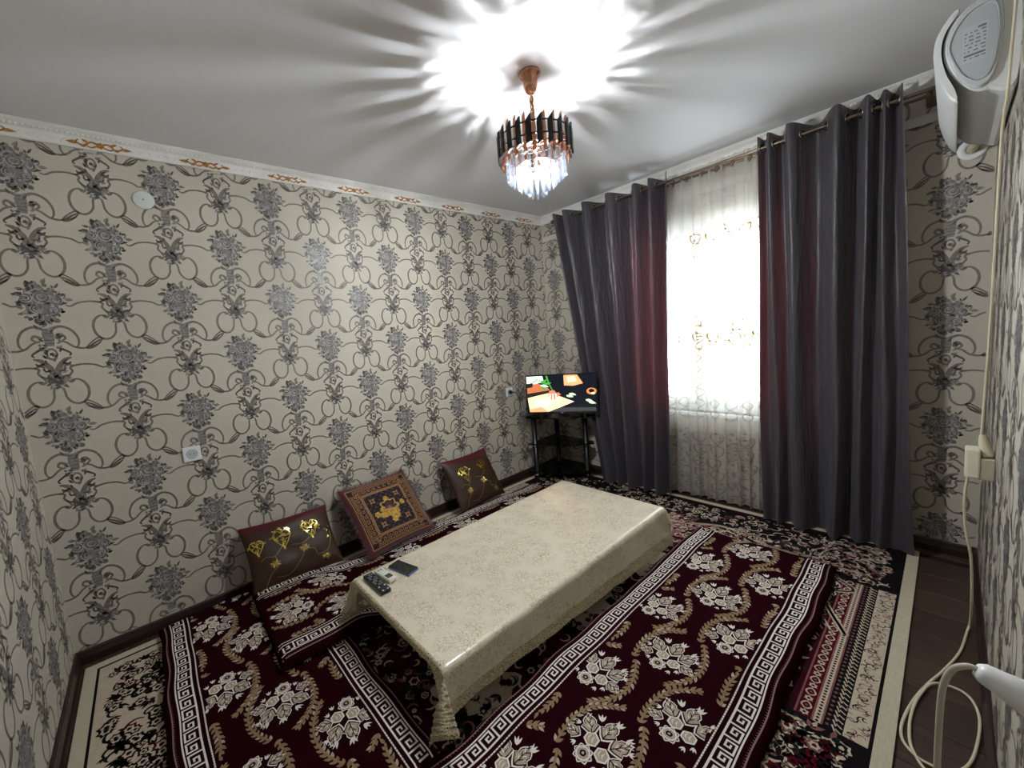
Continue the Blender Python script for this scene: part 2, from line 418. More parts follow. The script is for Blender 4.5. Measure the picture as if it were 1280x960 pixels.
# ------------------------------------------------------------------ window
pvc = mat('window_pvc', (235, 236, 238), 0.3)
glass = bpy.data.materials.new('window_glass'); glass.use_nodes = True
nt = glass.node_tree; nt.nodes.remove(nt.nodes['Principled BSDF'])
tr = nt.nodes.new('ShaderNodeBsdfTransparent'); gl = nt.nodes.new('ShaderNodeBsdfGlossy'); mx = nt.nodes.new('ShaderNodeMixShader')
gl.inputs['Roughness'].default_value = .02; mx.inputs[0].default_value = .06; tr.inputs[0].default_value = (.95, .97, .97, 1)
nt.links.new(tr.outputs[0], mx.inputs[1]); nt.links.new(gl.outputs[0], mx.inputs[2]); nt.links.new(mx.outputs[0], nt.nodes['Material Output'].inputs[0])
win = empty('window_1', (LX+.1, (y0+y1)/2, z0)); win['kind'] = 'structure'
hw = (y1-y0)/2; hh = z1-z0
bm = bmesh.new()
for lo, hi in (((-.03, -hw, 0), (.03, -hw+.06, hh)), ((-.03, hw-.06, 0), (.03, hw, hh)), ((-.03, -hw+.06, 0), (.03, hw-.06, .06)),
               ((-.03, -hw+.06, hh-.06), (.03, hw-.06, hh)), ((-.03, -.03, .06), (.03, .03, hh-.06))): bm_box(bm, lo, hi, .004, 1)
link('frame', bm_mesh('frame', bm, pvc), win)
for s in (-1, 1):
    a, b = sorted((s*.03, s*(hw-.06)))
    bm = bmesh.new()
    for lo, hi in (((-.045, a, .06), (0, a+.05, hh-.06)), ((-.045, b-.05, .06), (0, b, hh-.06)), ((-.045, a+.05, .06), (0, b-.05, .11)), ((-.045, a+.05, hh-.11), (0, b-.05, hh-.06))):
        bm_box(bm, lo, hi, .005, 1)
    sash = link('sash', bm_mesh('sash', bm, pvc), win)
    box('pane', (-.022, a+.05, .11), (-.016, b-.05, hh-.11), glass, sash)
    box('handle', (-.075, (a+.018 if s > 0 else b-.034), hh*.5), (-.045, (a+.034 if s > 0 else b-.018), hh*.5+.11), pvc, sash, bev=.006)
box('window_sill', (-.175, -hw, -.03), (-.03, hw, 0.0), pvc, win, bev=.006).location.x = .06

# ------------------------------------------------------------------ big carpet
RUG = [mat('carpet_field', (62, 16, 26), 0.9, rgb2=(40, 14, 20), vscale=9, spec=.03, bump=.3, bscale=500),
       mat('carpet_cream', (190, 176, 156), 0.9, spec=.03, bump=.3, bscale=500, var=.08, vscale=60),
       mat('carpet_black', (24, 20, 22), 0.9, spec=.03, bump=.3, bscale=500),
       mat('carpet_rose', (128, 84, 84), 0.9, spec=.03, bump=.3, bscale=500, var=.15, vscale=60),
       mat('carpet_green', (34, 42, 36), 0.9, spec=.03, bump=.3, bscale=500),
       mat('carpet_binding', (200, 190, 166), 0.9, spec=.03, bump=.4, bscale=400, stretch=(1, 6, 1), var=.06, vscale=40),
       mat('carpet_maroon', (74, 14, 26), 0.9, spec=.03, bump=.3, bscale=500)]
def carpet():
    X0, X1, Y0, Y1, TH = .035, 3.67, -2.682, -.075, .010
    P = Print(); r = random.Random(11)
    def ring(d0, d1, m, l):
        a = (X0+d0, X1-d0, Y0+d0, Y1-d0); b = (X0+d1, X1-d1, Y0+d1, Y1-d1)
        V = [(a[0], a[2]), (a[1], a[2]), (a[1], a[3]), (a[0], a[3]), (b[0], b[2]), (b[1], b[2]), (b[1], b[3]), (b[0], b[3])]
        F = []
        for i in range(4): j = (i+1) % 4; F += [(i, j, 4+j), (i, 4+j, 4+i)]
        P.add(V, F, m, l)
    ring(.0, .046, 5, 1); ring(.046, .056, 2, 1)
    SEG = ((.62, 1.72), (2.06, 3.1))
    def bands(d0, d1, m):
        for (p, q) in SEG:
            for (ya, yb) in ((Y0+d0, Y0+d1), (Y1-d0, Y1-d1)): P.poly([(p, ya), (q, ya), (q, yb), (p, yb)], m, 1)
    for (d0, d1, m) in ((.056, .118, 1), (.118, .17, 2), (.17, .176, 3), (.176, .196, 1), (.196, .202, 3), (.202, .244, 6), (.244, .25, 3)): bands(d0, d1, m)
    for (xa, xb) in ((X0+.056, .62), (1.72, 2.06), (3.1, X1-.056)): # end panels and middle cartouches: dark ground
        for (ya, yb) in ((Y0+.056, Y0+.3), (Y1-.056, Y1-.3)): P.poly([(xa, ya), (xb, ya), (xb, yb), (xa, yb)], 2, 1)
    P.poly([(X0+.056, Y0+.06), (.5, Y0+.06), (.5, Y1-.06), (X0+.056, Y1-.06)], 1, 2)
    def ornaments(n, xa, xb, ya, yb, dark, big=1.0):
        for k in range(n):
            x = r.uniform(xa, xb); y = r.uniform(ya, yb); a = r.uniform(0, 6.28); q = r.uniform(.018, .036)*big
            if k % 3 == 0:
                P.star((x, y), q, r.choice([2, 6, 2]) if dark else 1, 3, lobes=6, depth=.35, n=18, rot=a); P.star((x, y), q*.62, 1 if dark else 6, 4, lobes=6, depth=.3, n=12, rot=a); P.star((x, y), q*.3, 2, 5, n=8)
            elif k % 3 == 1:
                aa = np.linspace(0, r.uniform(2.4, 5), 6); rr = q*1.2*np.linspace(1, .4, 6)
                P.stroke(np.stack([x+rr*np.cos(aa+a), y+rr*np.sin(aa+a)], 1), [.004, .012, .009, .003], r.choice([2, 2, 6]) if dark else r.choice([1, 1, 3]), 3, n=3)
            else:
                for e in (-.6, 0, .6): P.leaf((x, y), a+e, q*1.4, q*.5, r.choice([2, 4, 2, 6]) if dark else r.choice([1, 3, 1]), 3)
    ornaments(860, X0+.1, .45, Y0+.12, Y1-.115, True)
    ornaments(70, 1.78, 2.0, Y0+.12, Y0+.3, False, 1.2); ornaments(60, 1.78, 2.0, Y1-.3, Y1-.12, False, 1.2)
    ornaments(110, 3.15, X1-.12, Y0+.12, Y0+.34, False)
    # borders carry small repeated figures
    def along(d, step, fn):
        for (p, q) in SEG:
            for (ax, ay, bx, by) in ((p, Y0+d, q, Y0+d), (q, Y1-d, p, Y1-d)):
                L = math.hypot(bx-ax, by-ay); n = int(L/step); an = math.atan2(by-ay, bx-ax)
                for i in range(n): t = (i+.5)/n; fn(ax+(bx-ax)*t, ay+(by-ay)*t, an, i)
    def fig1(x, y, an, i):        # squiggles on the cream band
        for k in range(3):
            q = r.uniform(.008, .014); aa = np.linspace(0, 3.6, 5)+r.uniform(0, 6.28)
            cx = x+r.uniform(-.015, .015); cy = y+r.uniform(-.022, .022) if abs(math.cos(an)) > .5 else y+r.uniform(-.015, .015)
            if abs(math.cos(an)) < .5: cx = x+r.uniform(-.022, .022)
            P.stroke(np.stack([cx+q*np.cos(aa), cy+q*np.sin(aa)], 1), [.002, .005, .002], r.choice([3, 2, 3]), 2, n=2)
    along(.087, .026, fig1)
    def zig(x, y, an, i):
        c, s = math.cos(an), math.sin(an); f = lambda a, b: (x+a*c-b*s, y+a*s+b*c)
        P.stroke([f(-.012, -.022), f(0, -.006), f(-.012, -.006), f(.012, .004)], .005, 1, 2, smooth=False)
        P.star(f(.004, .016), .006, 3, 2, lobes=4, n=8)
    along(.144, .024, zig)
    def small(x, y, an, i): P.star((x, y), .006, 6 if i % 2 else 2, 2, lobes=4, n=8)
    along(.186, .016, small)
    def heart(x, y, an, i):
        c, s = math.cos(an), math.sin(an); f = lambda a, b: (x+a*c-b*s, y+a*s+b*c)
        if i % 2: P.stroke([f(-.018, 0), f(-.004, .014), f(.012, .008), f(.018, 0), f(.012, -.008), f(-.004, -.014)], .005, 1, 2, n=3, closed=True); P.star(f(0, 0), .005, 3, 2, n=8)
        else: P.star(f(0, 0), .015, 1, 2, lobes=6, depth=.4, n=18); P.star(f(0, 0), .006, 2, 3, n=8)
    along(.223, .036, heart)
    # field: cream cartouches, then dense flowers, leaves and scrolls
    fx0, fx1, fy0, fy1 = X0+.26, X1-.26, Y0+.26, Y1-.26
    for (x, y, q) in ((3.1, -1.45, .24), (2.85, -2.3, .12), (1.5, -1.2, .2), (2.95, -.95, .2), (1.25, -.6, .2), (2.2, -.6, .2), (2.05, -1.5, .22), (1.3, -1.55, .2), (2.6, -1.55, .2)):
        P.star((x, y), q, r.choice([1, 3, 1]), 1, lobes=7, depth=.35, n=42, rot=r.uniform(0, 6))
    for k in range(26):
        x = r.uniform(.75, 3.5); y = r.uniform(Y0+.42, Y1-.4)
        P.star((x, y), r.uniform(.06, .12), r.choice([2, 2, 4, 6]), 2, lobes=6, depth=.5, n=36, rot=r.uniform(0, 6), sx=r.uniform(.6, 1))
    # far end medallion band in black and cream
    P.poly([(3.3, -2.43), (3.6, -2.43), (3.6, -.3), (3.3, -.3)], 2, 1)
    for d, m, wd in ((0, 1, .026), (0, 2, .012), (.05, 1, .008)):
        P.stroke([(2.62, -2.5+d), (2.9, -2.38+d), (3.02, -2.48+d), (3.15, -2.34+d), (3.35, -2.32+d), (3.42, -2.42+d)], wd, m, 3, n=8)
        P.stroke([(3.28-d, -2.4), (3.22-d, -2.1), (3.32-d, -1.8), (3.2-d, -1.5), (3.32-d, -1.2), (3.22-d, -.9), (3.3-d, -.5)], wd, m, 3, n=8)
    for k in range(900):
        x = r.uniform(2.5, X1-.1); y = r.uniform(Y0+.1, -.9) if x > 3.13 else r.uniform(Y0+.28, -2.3)
        a = r.uniform(0, 6.28); q = r.uniform(.014, .034); aa = np.linspace(0, r.uniform(2.4, 5.2), 6); rr = q*np.linspace(1, .4, 6)
        P.stroke(np.stack([x+rr*np.cos(aa+a), y+rr*np.sin(aa+a)], 1), [.003, .008, .006, .003], r.choice([1, 1, 1, 3, 2]), 4, n=3)
    for k in range(3400):
        x = r.uniform(X0+.1, X1-.1); y = r.uniform(Y0+.1, Y1-.1)
        if x < .5: continue
        if (SEG[0][0]-.03 < x < SEG[0][1]+.03 or SEG[1][0]-.03 < x < SEG[1][1]+.03) and (y < Y0+.28 or y > Y1-.28): continue
        kind = r.random(); a = r.uniform(0, 6.28)
        if kind < .30:
            q = r.uniform(.016, .034); c0, c1, c2 = r.choice([(1, 6, 2), (1, 2, 1), (3, 1, 6), (2, 1, 3), (1, 4, 1)])
            P.star((x, y), q, c0, 4, lobes=6, depth=.3, n=18, rot=a); P.star((x, y), q*.66, c1, 5, lobes=6, depth=.3, n=12, rot=a); P.star((x, y), q*.3, c2, 6, n=8)
        elif kind < .72:
            q = r.uniform(.02, .046); aa = np.linspace(0, r.uniform(2.2, 4.6), 6); rr = q*np.linspace(1, .45, 6)
            P.stroke(np.stack([x+rr*np.cos(aa+a), y+rr*np.sin(aa+a)], 1), [.004, .010, .007, .003], r.choice([1, 1, 1, 1, 3, 2]), 4, n=4)
        else:
            for s in (-.7, 0, .7): P.leaf((x, y), a+s, r.uniform(.025, .05), .016, r.choice([4, 2, 1, 3]), 5)
    top = lambda u, v, h: np.stack([u, v, TH+h*one(u)], 1)
    me = mesh_np('carpet', [(*box_arrays((X0, Y0, 0), (X1, Y1, TH)), 0)]+P.parts(top, .00012, 0, .0002), RUG, smooth=False)
    o = link('carpet', me)
    props(o, 'large maroon, black and cream floral carpet with a beige bound edge under everything', 'carpet')
carpet()

# ------------------------------------------------------------------ floor mattresses
VEL = [mat('velour_maroon', (33, 2, 9), 0.9, var=.06, vscale=60, bump=.25, bscale=500, spec=.03),
       mat('velour_white', (226, 217, 208), 0.85, spec=.03, bump=.25, bscale=500),
       mat('velour_beige', (176, 160, 142), 0.85, spec=.03, bump=.25, bscale=500, var=.12, vscale=90),
       mat('velour_dark', (30, 7, 13), 0.9, spec=.03, bump=.25, bscale=500),
       mat('velour_tan', (138, 114, 88), 0.85, spec=.03, bump=.25, bscale=500, var=.2, vscale=90),
       mat('velour_rose', (150, 118, 118), 0.85, spec=.03, bump=.25, bscale=500)]
def bouquet():
    """leaves point to +x"""
    P = Print(); r = random.Random(21)
    def bloom(x, y, q, lobes, ang, sx=1., sy=1., ring=False):
        kw = dict(lobes=lobes, n=6*lobes if lobes < 7 else 4*lobes, rot=0, sx=sx, sy=sy, ang=ang)
        P.star((x, y), q, 1, 1, depth=.22, **kw); P.star((x, y), q*.86, 3, 2, depth=.24, **kw)
        if ring:
            P.star((x, y), q*.74, 1, 3, depth=.1, **kw); P.star((x, y), q*.58, 2, 4, depth=.1, **kw); P.star((x, y), q*.34, 3, 5, lobes=5, depth=.1, n=10); P.star((x, y), q*.16, 2, 6, n=8)
        else:
            P.star((x, y), q*.74, 2, 3, depth=.3, **kw); P.star((x, y), q*.5, 1, 4, depth=.4, **kw)
    bloom(-.062, .022, .034, 8, 0, ring=True)
    def bud(x, y, q):
        P.star((x, y), q, 1, 4, lobes=6, depth=.15, n=18); P.star((x, y), q*.8, 2, 5, lobes=6, depth=.2, n=18)
        for k in range(2): P.stroke([(x-q*.4, y-q*.3+k*q*.5), (x, y-q*.1+k*q*.5), (x+q*.5, y-q*.2+k*q*.5)], [.001, .004, .001], 1, 6, n=3)
    bud(-.028, -.026, .026); bud(-.006, .026, .027)
    # three big lobed leaves fanned out, each white outline / dark / beige feathers
    for (bx, by, an, L, W) in ((-.02, -.045, -1.75, .062, .05), (.0, -.03, -.7, .088, .06), (.01, .0, -.08, .1, .06), (.005, .03, .75, .092, .058), (-.02, .06, 1.6, .06, .044)):
        for l, (sc, m) in enumerate(((1, 1), (.86, 3), (.74, 2))):
            n = 9; t = np.linspace(0, 1, n); x = L*t; y = W/2*np.sin(np.pi*t**.75)*(1+.22*np.cos(t*18))
            Q = np.vstack([np.stack([x, y], 1), np.stack([x, -y], 1)[-2:0:-1]]); cen = np.array([L*.5, 0]); Q = cen+(Q-cen)*sc
            ca, sa = math.cos(an), math.sin(an)
            P.poly(np.stack([bx+Q[:, 0]*ca-Q[:, 1]*sa, by+Q[:, 0]*sa+Q[:, 1]*ca], 1), m, 1+l)
        ca, sa = math.cos(an), math.sin(an)
        for k in range(4):      # feathering
            d = L*(.3+.16*k); p0 = np.array((bx+d*ca, by+d*sa))
            for s in (-1, 1):
                b = an+s*.7; P.stroke([p0, p0+np.array((math.cos(b), math.sin(b)))*W*.3], [.005, .002], 1 if (k+(s > 0)) % 2 else 3, 5, smooth=False)
        P.stroke([(bx+.1*L*ca, by+.1*L*sa), (bx+.85*L*ca, by+.85*L*sa)], [.004, .001], 3, 6, smooth=False)
    for (x, y, a) in ((-.05, -.05, 3.4), (-.07, -.03, 3.0), (-.045, .062, 2.6), (.02, .085, 1.9), (.035, -.085, -1.2)):
        for s in (-.5, 0, .5): P.leaf((x, y), a+s, .02, .006, 1, 2)
    for (x, y, a) in ((.07, .035, .5), (.085, -.015, -.2), (.06, -.06, -.9)):
        for s in (-.45, 0, .45): P.leaf((x, y), a+s, .032, .009, 1, 4)
    return P
BOUQ = bouquet()
def key_unit():
    """one unit of the Greek key, 1 x 1"""
    P = Print(); w = .115
    pts = [(.02, 0), (.02, .84), (.76, .84), (.76, .3), (.36, .3), (.36, .58), (.54, .58)]
    for a, b in zip(pts[:-1], pts[1:]): P.seg(a, b, w, 1, 3)
    P.seg((.02, 0), (1.02, 0), w*.8, 1, 3)
    return P
KEY = key_unit()
def key_band(P, x0, x1, yc, wid, pitch, flip=1, white=1, ground=3, sub=.02):
    n = max(1, int(round((x1-x0)/pitch))); pit = (x1-x0)/n
    k = max(1, int((x1-x0)/sub)); xs = np.linspace(x0, x1, k+1)
    P.stroke(np.stack([xs, np.full(k+1, yc)], 1), wid*1.06, ground, 1, smooth=False)
    for e in (-1, 1): P.stroke(np.stack([xs, np.full(k+1, yc+e*wid*.5)], 1), wid*.09, white, 4, smooth=False)
    for i in range(n):
        for (m, l), (V, F) in KEY.compact().items():
            Q = V.copy(); Q[:, 1] = (Q[:, 1]-.5)*flip*.94; Q[:, 0] = Q[:, 0]*pit+x0+i*pit; Q[:, 1] = Q[:, 1]*wid+yc
            P.add(Q, F, white, 3)
def mattress_print(L, hw, ph_out, ph_mid):
    P = Print(); r = random.Random(2)
    for s in (-1, 1):
        key_band(P, .012, L-.012, s*.288, .056, .06, flip=s)
        for d in (.243, .337):
            k = int(L/.02); xs = np.linspace(.01, L-.01, k+1)
            P.stroke(np.stack([xs, np.full(k+1, s*d)], 1), .009, 5 if d > .3 else 3, 1, smooth=False)
            for i in range(int(L/.012)):
                x = .012+i*.012
                if x < L-.012: P.seg((x, s*(d-.0022)), (x+.005, s*(d-.0022)), .005, 1 if d < .3 else 3, 2)
    lim = (.015, L-.015, -.238, .238)
    for c, ph in ((-.165, ph_out), (0, ph_mid), (.165, ph_out)):
        for k in range(-1, int(L/.515)+2): P.place(BOUQ, ph+k*.515, c, inside=lim)
    # leafy vines curling round every bouquet
    for c, ph in ((-.165, ph_out), (0, ph_mid), (.165, ph_out), (-.33, ph_mid), (.33, ph_mid)):
        for k in range(-1, int(L/.515)+2):
            t0 = ph+k*.515
            for a0, a1 in ((128, 2), (-32, -162)):
                aa = np.radians(np.linspace(a0, a1, 15)); e = np.linspace(-1, 1, 15)**4*.02
                px = t0+.012+(.15+e)*np.cos(aa); py = c+(.118+e)*np.sin(aa)
                for i in range(14):
                    d = math.atan2(py[i+1]-py[i], px[i+1]-px[i])
                    if not (lim[0]+.01 < px[i] < lim[1]-.01 and abs(py[i]) < .225): continue
                    if lim[0]+.01 < px[i+1] < lim[1]-.01 and abs(py[i+1]) < .232: P.stroke([(px[i], py[i]), (px[i+1], py[i+1])], .008, 4, 2, smooth=False)
                    for s2 in (-1, 1):
                        ln = r.uniform(.022, .032); a2 = d+s2*.62; tip = (px[i]+ln*math.cos(a2), py[i]+ln*math.sin(a2))
                        if abs(tip[1]) < .236 and lim[0] < tip[0] < lim[1]: P.leaf((px[i], py[i]), a2, ln, .0125, 4 if r.random() < .75 else 2, 1)
    return P
def mattress(origin, ang, L, ph_out, ph_mid, zfun, label, seed):
    hw, TH = .363, .052; r = np.random.RandomState(seed); ph = r.uniform(0, 6.28, 6)
    ca, sa = math.cos(ang), math.sin(ang)
    def top(t, s, up=True):
        de = np.minimum(np.minimum(hw-np.abs(s), t), L-t); q = np.clip(de/.034, 0, 1); e = np.sqrt(np.clip(1-(1-q)**2, 0, 1))
        wv = .004*np.sin(t*9+ph[0])+.003*np.sin(t*17+s*9+ph[1])+.003*np.sin(s*14+t*4+ph[2])
        return (.014+(TH-.014+wv)*e) if up else (.014*(1-e))
    def edge(t, s):   # slightly wavy outline
        return s+np.sign(s)*np.clip(np.abs(s)/hw, 0, 1)**3*(.006*np.sin(t*7+ph[3])+.004*np.sin(t*19+ph[4]))
    def world(t, s, z):
        s2 = edge(t, s); x = origin[0]+t*ca-s2*sa; y = origin[1]+t*sa+s2*ca
        return np.stack([x, y, z+zfun(x, y)], 1)
    su = np.array([0, .002, .006, .012, .02, .034]); sc = np.concatenate([-hw+su, np.linspace(-hw+.07, hw-.07, 16), (hw-su)[::-1]])
    tc = np.concatenate([su, np.linspace(.07, L-.07, int(L/.03)), (L-su)[::-1]])
    TT, SS = np.meshgrid(tc, sc, indexing='ij'); TT = TT.ravel(); SS = SS.ravel()
    Ft = grid_faces(len(tc), len(sc))
    parts = [(world(TT, SS, top(TT, SS)), Ft[:, ::-1], 0), (world(TT, SS, top(TT, SS, False)), Ft, 0)]
    pr = mattress_print(L, hw, ph_out, ph_mid)
    parts += pr.parts(lambda u, v, h: world(u, v, top(u, v)+h), .0004, 0, .0012)
    o = link('floor_mattress', mesh_np('floor_mattress', parts, VEL))
    props(o, label, 'mattress', 'maroon floor mattresses around the low table')
flat = lambda x, y: np.full_like(x, .0112)
def ss(a, b, x): t = np.clip((x-a)/(b-a), 0, 1); return t*t*(3-2*t)
mattress((.9, -2.045), 0.0, 2.24, .263-.515, .524-.515, flat, 'maroon floor mattress with white bouquets between the low table and the socket wall', 1)
mattress((.685, -.07), -math.pi/2, 1.612, .227, .475-.515, flat, 'maroon floor mattress lying across the end of the table, partly under another', 2)
ang = math.atan2(.065, -2.325)
mattress((3.06, -.63), ang, 2.326, -.11, .123, lambda x, y: .0112+.056*(1-ss(1.06, 1.26, x)), 'maroon floor mattress along the wall under the three cushions', 3)

# ------------------------------------------------------------------ low table and its cloth
wood = mat('table_wood', (92, 60, 40), .45, rgb2=(70, 44, 30), vscale=9, stretch=(1, 9, 1))
TX0, TX1, TY0, TY1, TZ = 1.1, 2.725, -1.65, -.905, .318
tb = props(empty('low_table', ((TX0+TX1)/2, (TY0+TY1)/2, .0112)), 'low rectangular wooden dining table standing under the cream cloth', 'table')
hx, hy, tz = (TX1-TX0)/2, (TY1-TY0)/2, TZ-.0112
box('table_top', (-hx, -hy, tz-.022), (hx, hy, tz), wood, tb, bev=.004)
box('apron', (-hx+.08, -hy+.08, tz-.07), (hx-.08, hy-.08, tz-.022), wood, tb, bev=.003)
for sx in (-1, 1):
    for sy in (-1, 1):
        lathe('leg', [(0, 0), (.018, 0), (.02, .06), (.026, .16), (.03, tz-.07), (0, tz-.07)], wood, tb, 14, (sx*(hx-.14), sy*(hy-.13), 0))
def cloth_material():
    m = mat('cloth_brocade', (206, 192, 164), .42, coat=.55, bump=.0)
    nt = m.node_tree; b = nt.nodes['Principled BSDF']; tc = nt.nodes.new('ShaderNodeTexCoord')
    n1 = nt.nodes.new('ShaderNodeTexNoise'); n1.inputs['Scale'].default_value = 42; n1.inputs['Detail'].default_value = 2; n1.inputs['Distortion'].default_value = 2.2
    n2 = nt.nodes.new('ShaderNodeTexVoronoi'); n2.inputs['Scale'].default_value = 11
    nt.links.new(tc.outputs['Object'], n1.inputs['Vector']); nt.links.new(tc.outputs['Object'], n2.inputs['Vector'])
    r1 = nt.nodes.new('ShaderNodeValToRGB'); e = r1.color_ramp.elements
    e[0].position = .46; e[0].color = (*lin((228, 217, 194)), 1); e[1].position = .54; e[1].color = (*lin((222, 210, 186)), 1)
    k = e.new(.5); k.color = (*lin((150, 132, 100)), 1)
    nt.links.new(n1.outputs['Fac'], r1.inputs[0])
    r2 = nt.nodes.new('ShaderNodeValToRGB'); r2.color_ramp.elements[0].position = .4; r2.color_ramp.elements[1].position = .8
    nt.links.new(n2.outputs['Distance'], r2.inputs[0])
    mx = nt.nodes.new('ShaderNodeMixRGB'); nt.links.new(r2.outputs[0], mx.inputs[0]); nt.links.new(r1.outputs[0], mx.inputs[1]); mx.inputs[2].default_value = (*lin((224, 213, 190)), 1)
    nt.links.new(mx.outputs[0], b.inputs['Base Color'])
    bp = nt.nodes.new('ShaderNodeBump'); bp.inputs['Strength'].default_value = .35; bp.inputs['Distance'].default_value = .003
    nt.links.new(n1.outputs['Fac'], bp.inputs['Height']); nt.links.new(bp.outputs[0], b.inputs['Normal'])
    n3 = nt.nodes.new('ShaderNodeTexNoise'); n3.inputs['Scale'].default_value = 3.5; nt.links.new(tc.outputs['Object'], n3.inputs['Vector'])
    bp2 = nt.nodes.new('ShaderNodeBump'); bp2.inputs['Strength'].default_value = .35; bp2.inputs['Distance'].default_value = .02
    nt.links.new(n3.outputs['Fac'], bp2.inputs['Height']); nt.links.new(bp2.outputs[0], b.inputs['Coat Normal'])
    return m
def lace_material():
    m = mat('cloth_lace', (200, 186, 152), .5, metal=.1)
    nt = m.node_tree; tc = nt.nodes.new('ShaderNodeTexCoord'); v = nt.nodes.new('ShaderNodeTexVoronoi'); v.inputs['Scale'].default_value = 140
    v.feature = 'DISTANCE_TO_EDGE'; nt.links.new(tc.outputs['Object'], v.inputs['Vector'])
    r = nt.nodes.new('ShaderNodeValToRGB'); r.color_ramp.elements[0].position = .16; r.color_ramp.elements[1].position = .22
    r.color_ramp.elements[1].color = (.62, .62, .62, 1)
    nt.links.new(v.outputs['Distance'], r.inputs[0]); mix_shader(m, 0, 'Transparent', (1, 1, 1))
    mxn = [n for n in nt.nodes if n.type == 'MIX_SHADER'][0]; nt.links.new(r.outputs[0], mxn.inputs[0])
    return m
def tablecloth():
    zt = TZ+.004; r = np.random.RandomState(4)
    n_end = lambda b: .034+.12*np.exp(-((b-0)/.05)**2)+.13*np.exp(-((b-1)/.05)**2)     # overhang of the two ends, b 0..1 across
    n_front = lambda a: .165+.09*a+.02*np.exp(-(a/.05)**2)
    n_back = lambda a: .20+0*a
    na, nb, nd = 110, 56, 12
    # parameters: inside 0..1, overhang beyond; q in [-1,2]
    qa = np.concatenate([np.linspace(-1, 0, nd)[:-1], np.linspace(0, 1, na), np.linspace(1, 2, nd)[1:]])
    qb = np.concatenate([np.linspace(-1, 0, nd)[:-1], np.linspace(0, 1, nb), np.linspace(1, 2, nd)[1:]])
    A, B = np.meshgrid(qa, qb, indexing='ij'); a = np.clip(A, 0, 1); b = np.clip(B, 0, 1)
    x = TX0-.006+(TX1-TX0+.012)*a; y = TY0-.006+(TY1-TY0+.012)*b
    la = np.clip(-A, 0, 1)*n_end(b); ha = np.clip(A-1, 0, 1)*.1*(1+0*b)
    lb = np.clip(-B, 0, 1)*n_front(a); hb = np.clip(B-1, 0, 1)*n_back(a)
    da = la+ha; db = lb+hb; sa = np.where(A < 0, -1, 1); sb = np.where(B < 0, -1, 1)
    mn = np.minimum(da, db); mxx = np.maximum(da, db)
    drop = mxx+.25*mn
    rad = .012
    round_ = np.where(drop < rad*1.57, rad*(1-np.cos(drop/rad)), drop-rad*.57)
    out = np.where(drop < rad*1.57, rad*np.sin(drop/rad), rad)+.05*np.clip(drop-rad, 0, 1)
    wob = .0025*np.sin(a*31+B*2)+.0015*np.sin(a*57)+.002*np.sin(b*37)
    x = x+sa*np.where(da > 0, np.where(da >= db, out+wob*np.clip(drop/.1, 0, 1), out*.6+.55*mn), 0)
    y = y+sb*np.where(db > 0, np.where(db > da, out+wob*np.clip(drop/.1, 0, 1), out*.6+.55*mn), 0)
    z = zt-round_+.0012*np.sin(x*21+y*7)*np.sin(y*17)*(drop == 0)
    V = np.stack([x, y, z], -1).reshape(-1, 3); F = grid_faces(len(qa), len(qb))
    over = np.maximum(np.maximum(-A, A-1), np.maximum(-B, B-1)).ravel()
    fo = over[F].mean(1)
    far = np.where(np.maximum(-A, A-1).ravel() > np.maximum(-B, B-1).ravel(), 0.0, .72)[F].mean(1)
    mi = ((fo > far) & (fo > .02)).astype(int)
    o = link('tablecloth', mesh_np('tablecloth', [(V, F, mi)], [cloth_material(), lace_material()]))
    props(o, 'cream brocade tablecloth under clear film with a gold lace hem on the low table', 'tablecloth')
tablecloth()

# ------------------------------------------------------------------ remotes and phone on the cloth
blackp = mat('black_plastic', (16, 17, 19), .35); blackg = mat('black_glass', (8, 9, 11), .08)
whitep = mat('white_plastic', (228, 226, 216), .4); key_l = mat('key_white', (210, 212, 214), .5); key_g = mat('key_grey', (120, 124, 128), .5)
lcd = mat('lcd_grey', (74, 78, 72), .25); bluep = mat('phone_case_blue', (80, 110, 170), .4)
ZC = TZ+.0058
def handheld(name, cx, cy, L, W, Hh, ang, m, label, cat, bev):
    e = props(empty(name, (cx, cy, ZC), ang), label, cat)
    box('body', (-L/2, -W/2, 0), (L/2, W/2, Hh), m, e, bev=bev, seg=3); return e
e = handheld('television_remote', 1.147, -1.035, .195, .05, .018, math.radians(-89), blackp, 'long black remote control with white keys beside the white remote', 'remote', .006)
for i in range(7):
    for j in range(3):
        box('button', (-.078+i*.017, -.0165+j*.0125, .0175), (-.068+i*.017, -.008+j*.0125, .0198), key_g if (i+j) % 3 else blackg, e, bev=.001, seg=1)
for (x, y) in ((.05, -.014), (.05, .014), (.085, -.012), (.085, .012)): box('button', (x, y-.004, .0175), (x+.008, y+.004, .0202), key_l, e, bev=.001, seg=1)
e = handheld('air_conditioner_remote', 1.207, -1.008, .138, .043, .019, math.radians(-84), whitep, 'white remote control with a small grey display beside the black one', 'remote', .007)
box('display', (.012, -.014, .0185), (.048, .014, .0196), lcd, e, bev=.0015, seg=1)
for i in range(3):
    for j in range(2): box('button', (-.055+i*.02, -.012+j*.014, .0185), (-.041+i*.02, -.003+j*.014, .0203), key_l if i else key_g, e, bev=.001, seg=1)
e = handheld('mobile_phone', 1.302, -1.012, .148, .07, .009, math.radians(-76), bluep, 'dark mobile phone with a bluish edge lying on the cloth', 'phone', .004)
box('screen', (-.073, -.0335, .0085), (.071, .034, .0102), blackg, e, bev=.003)

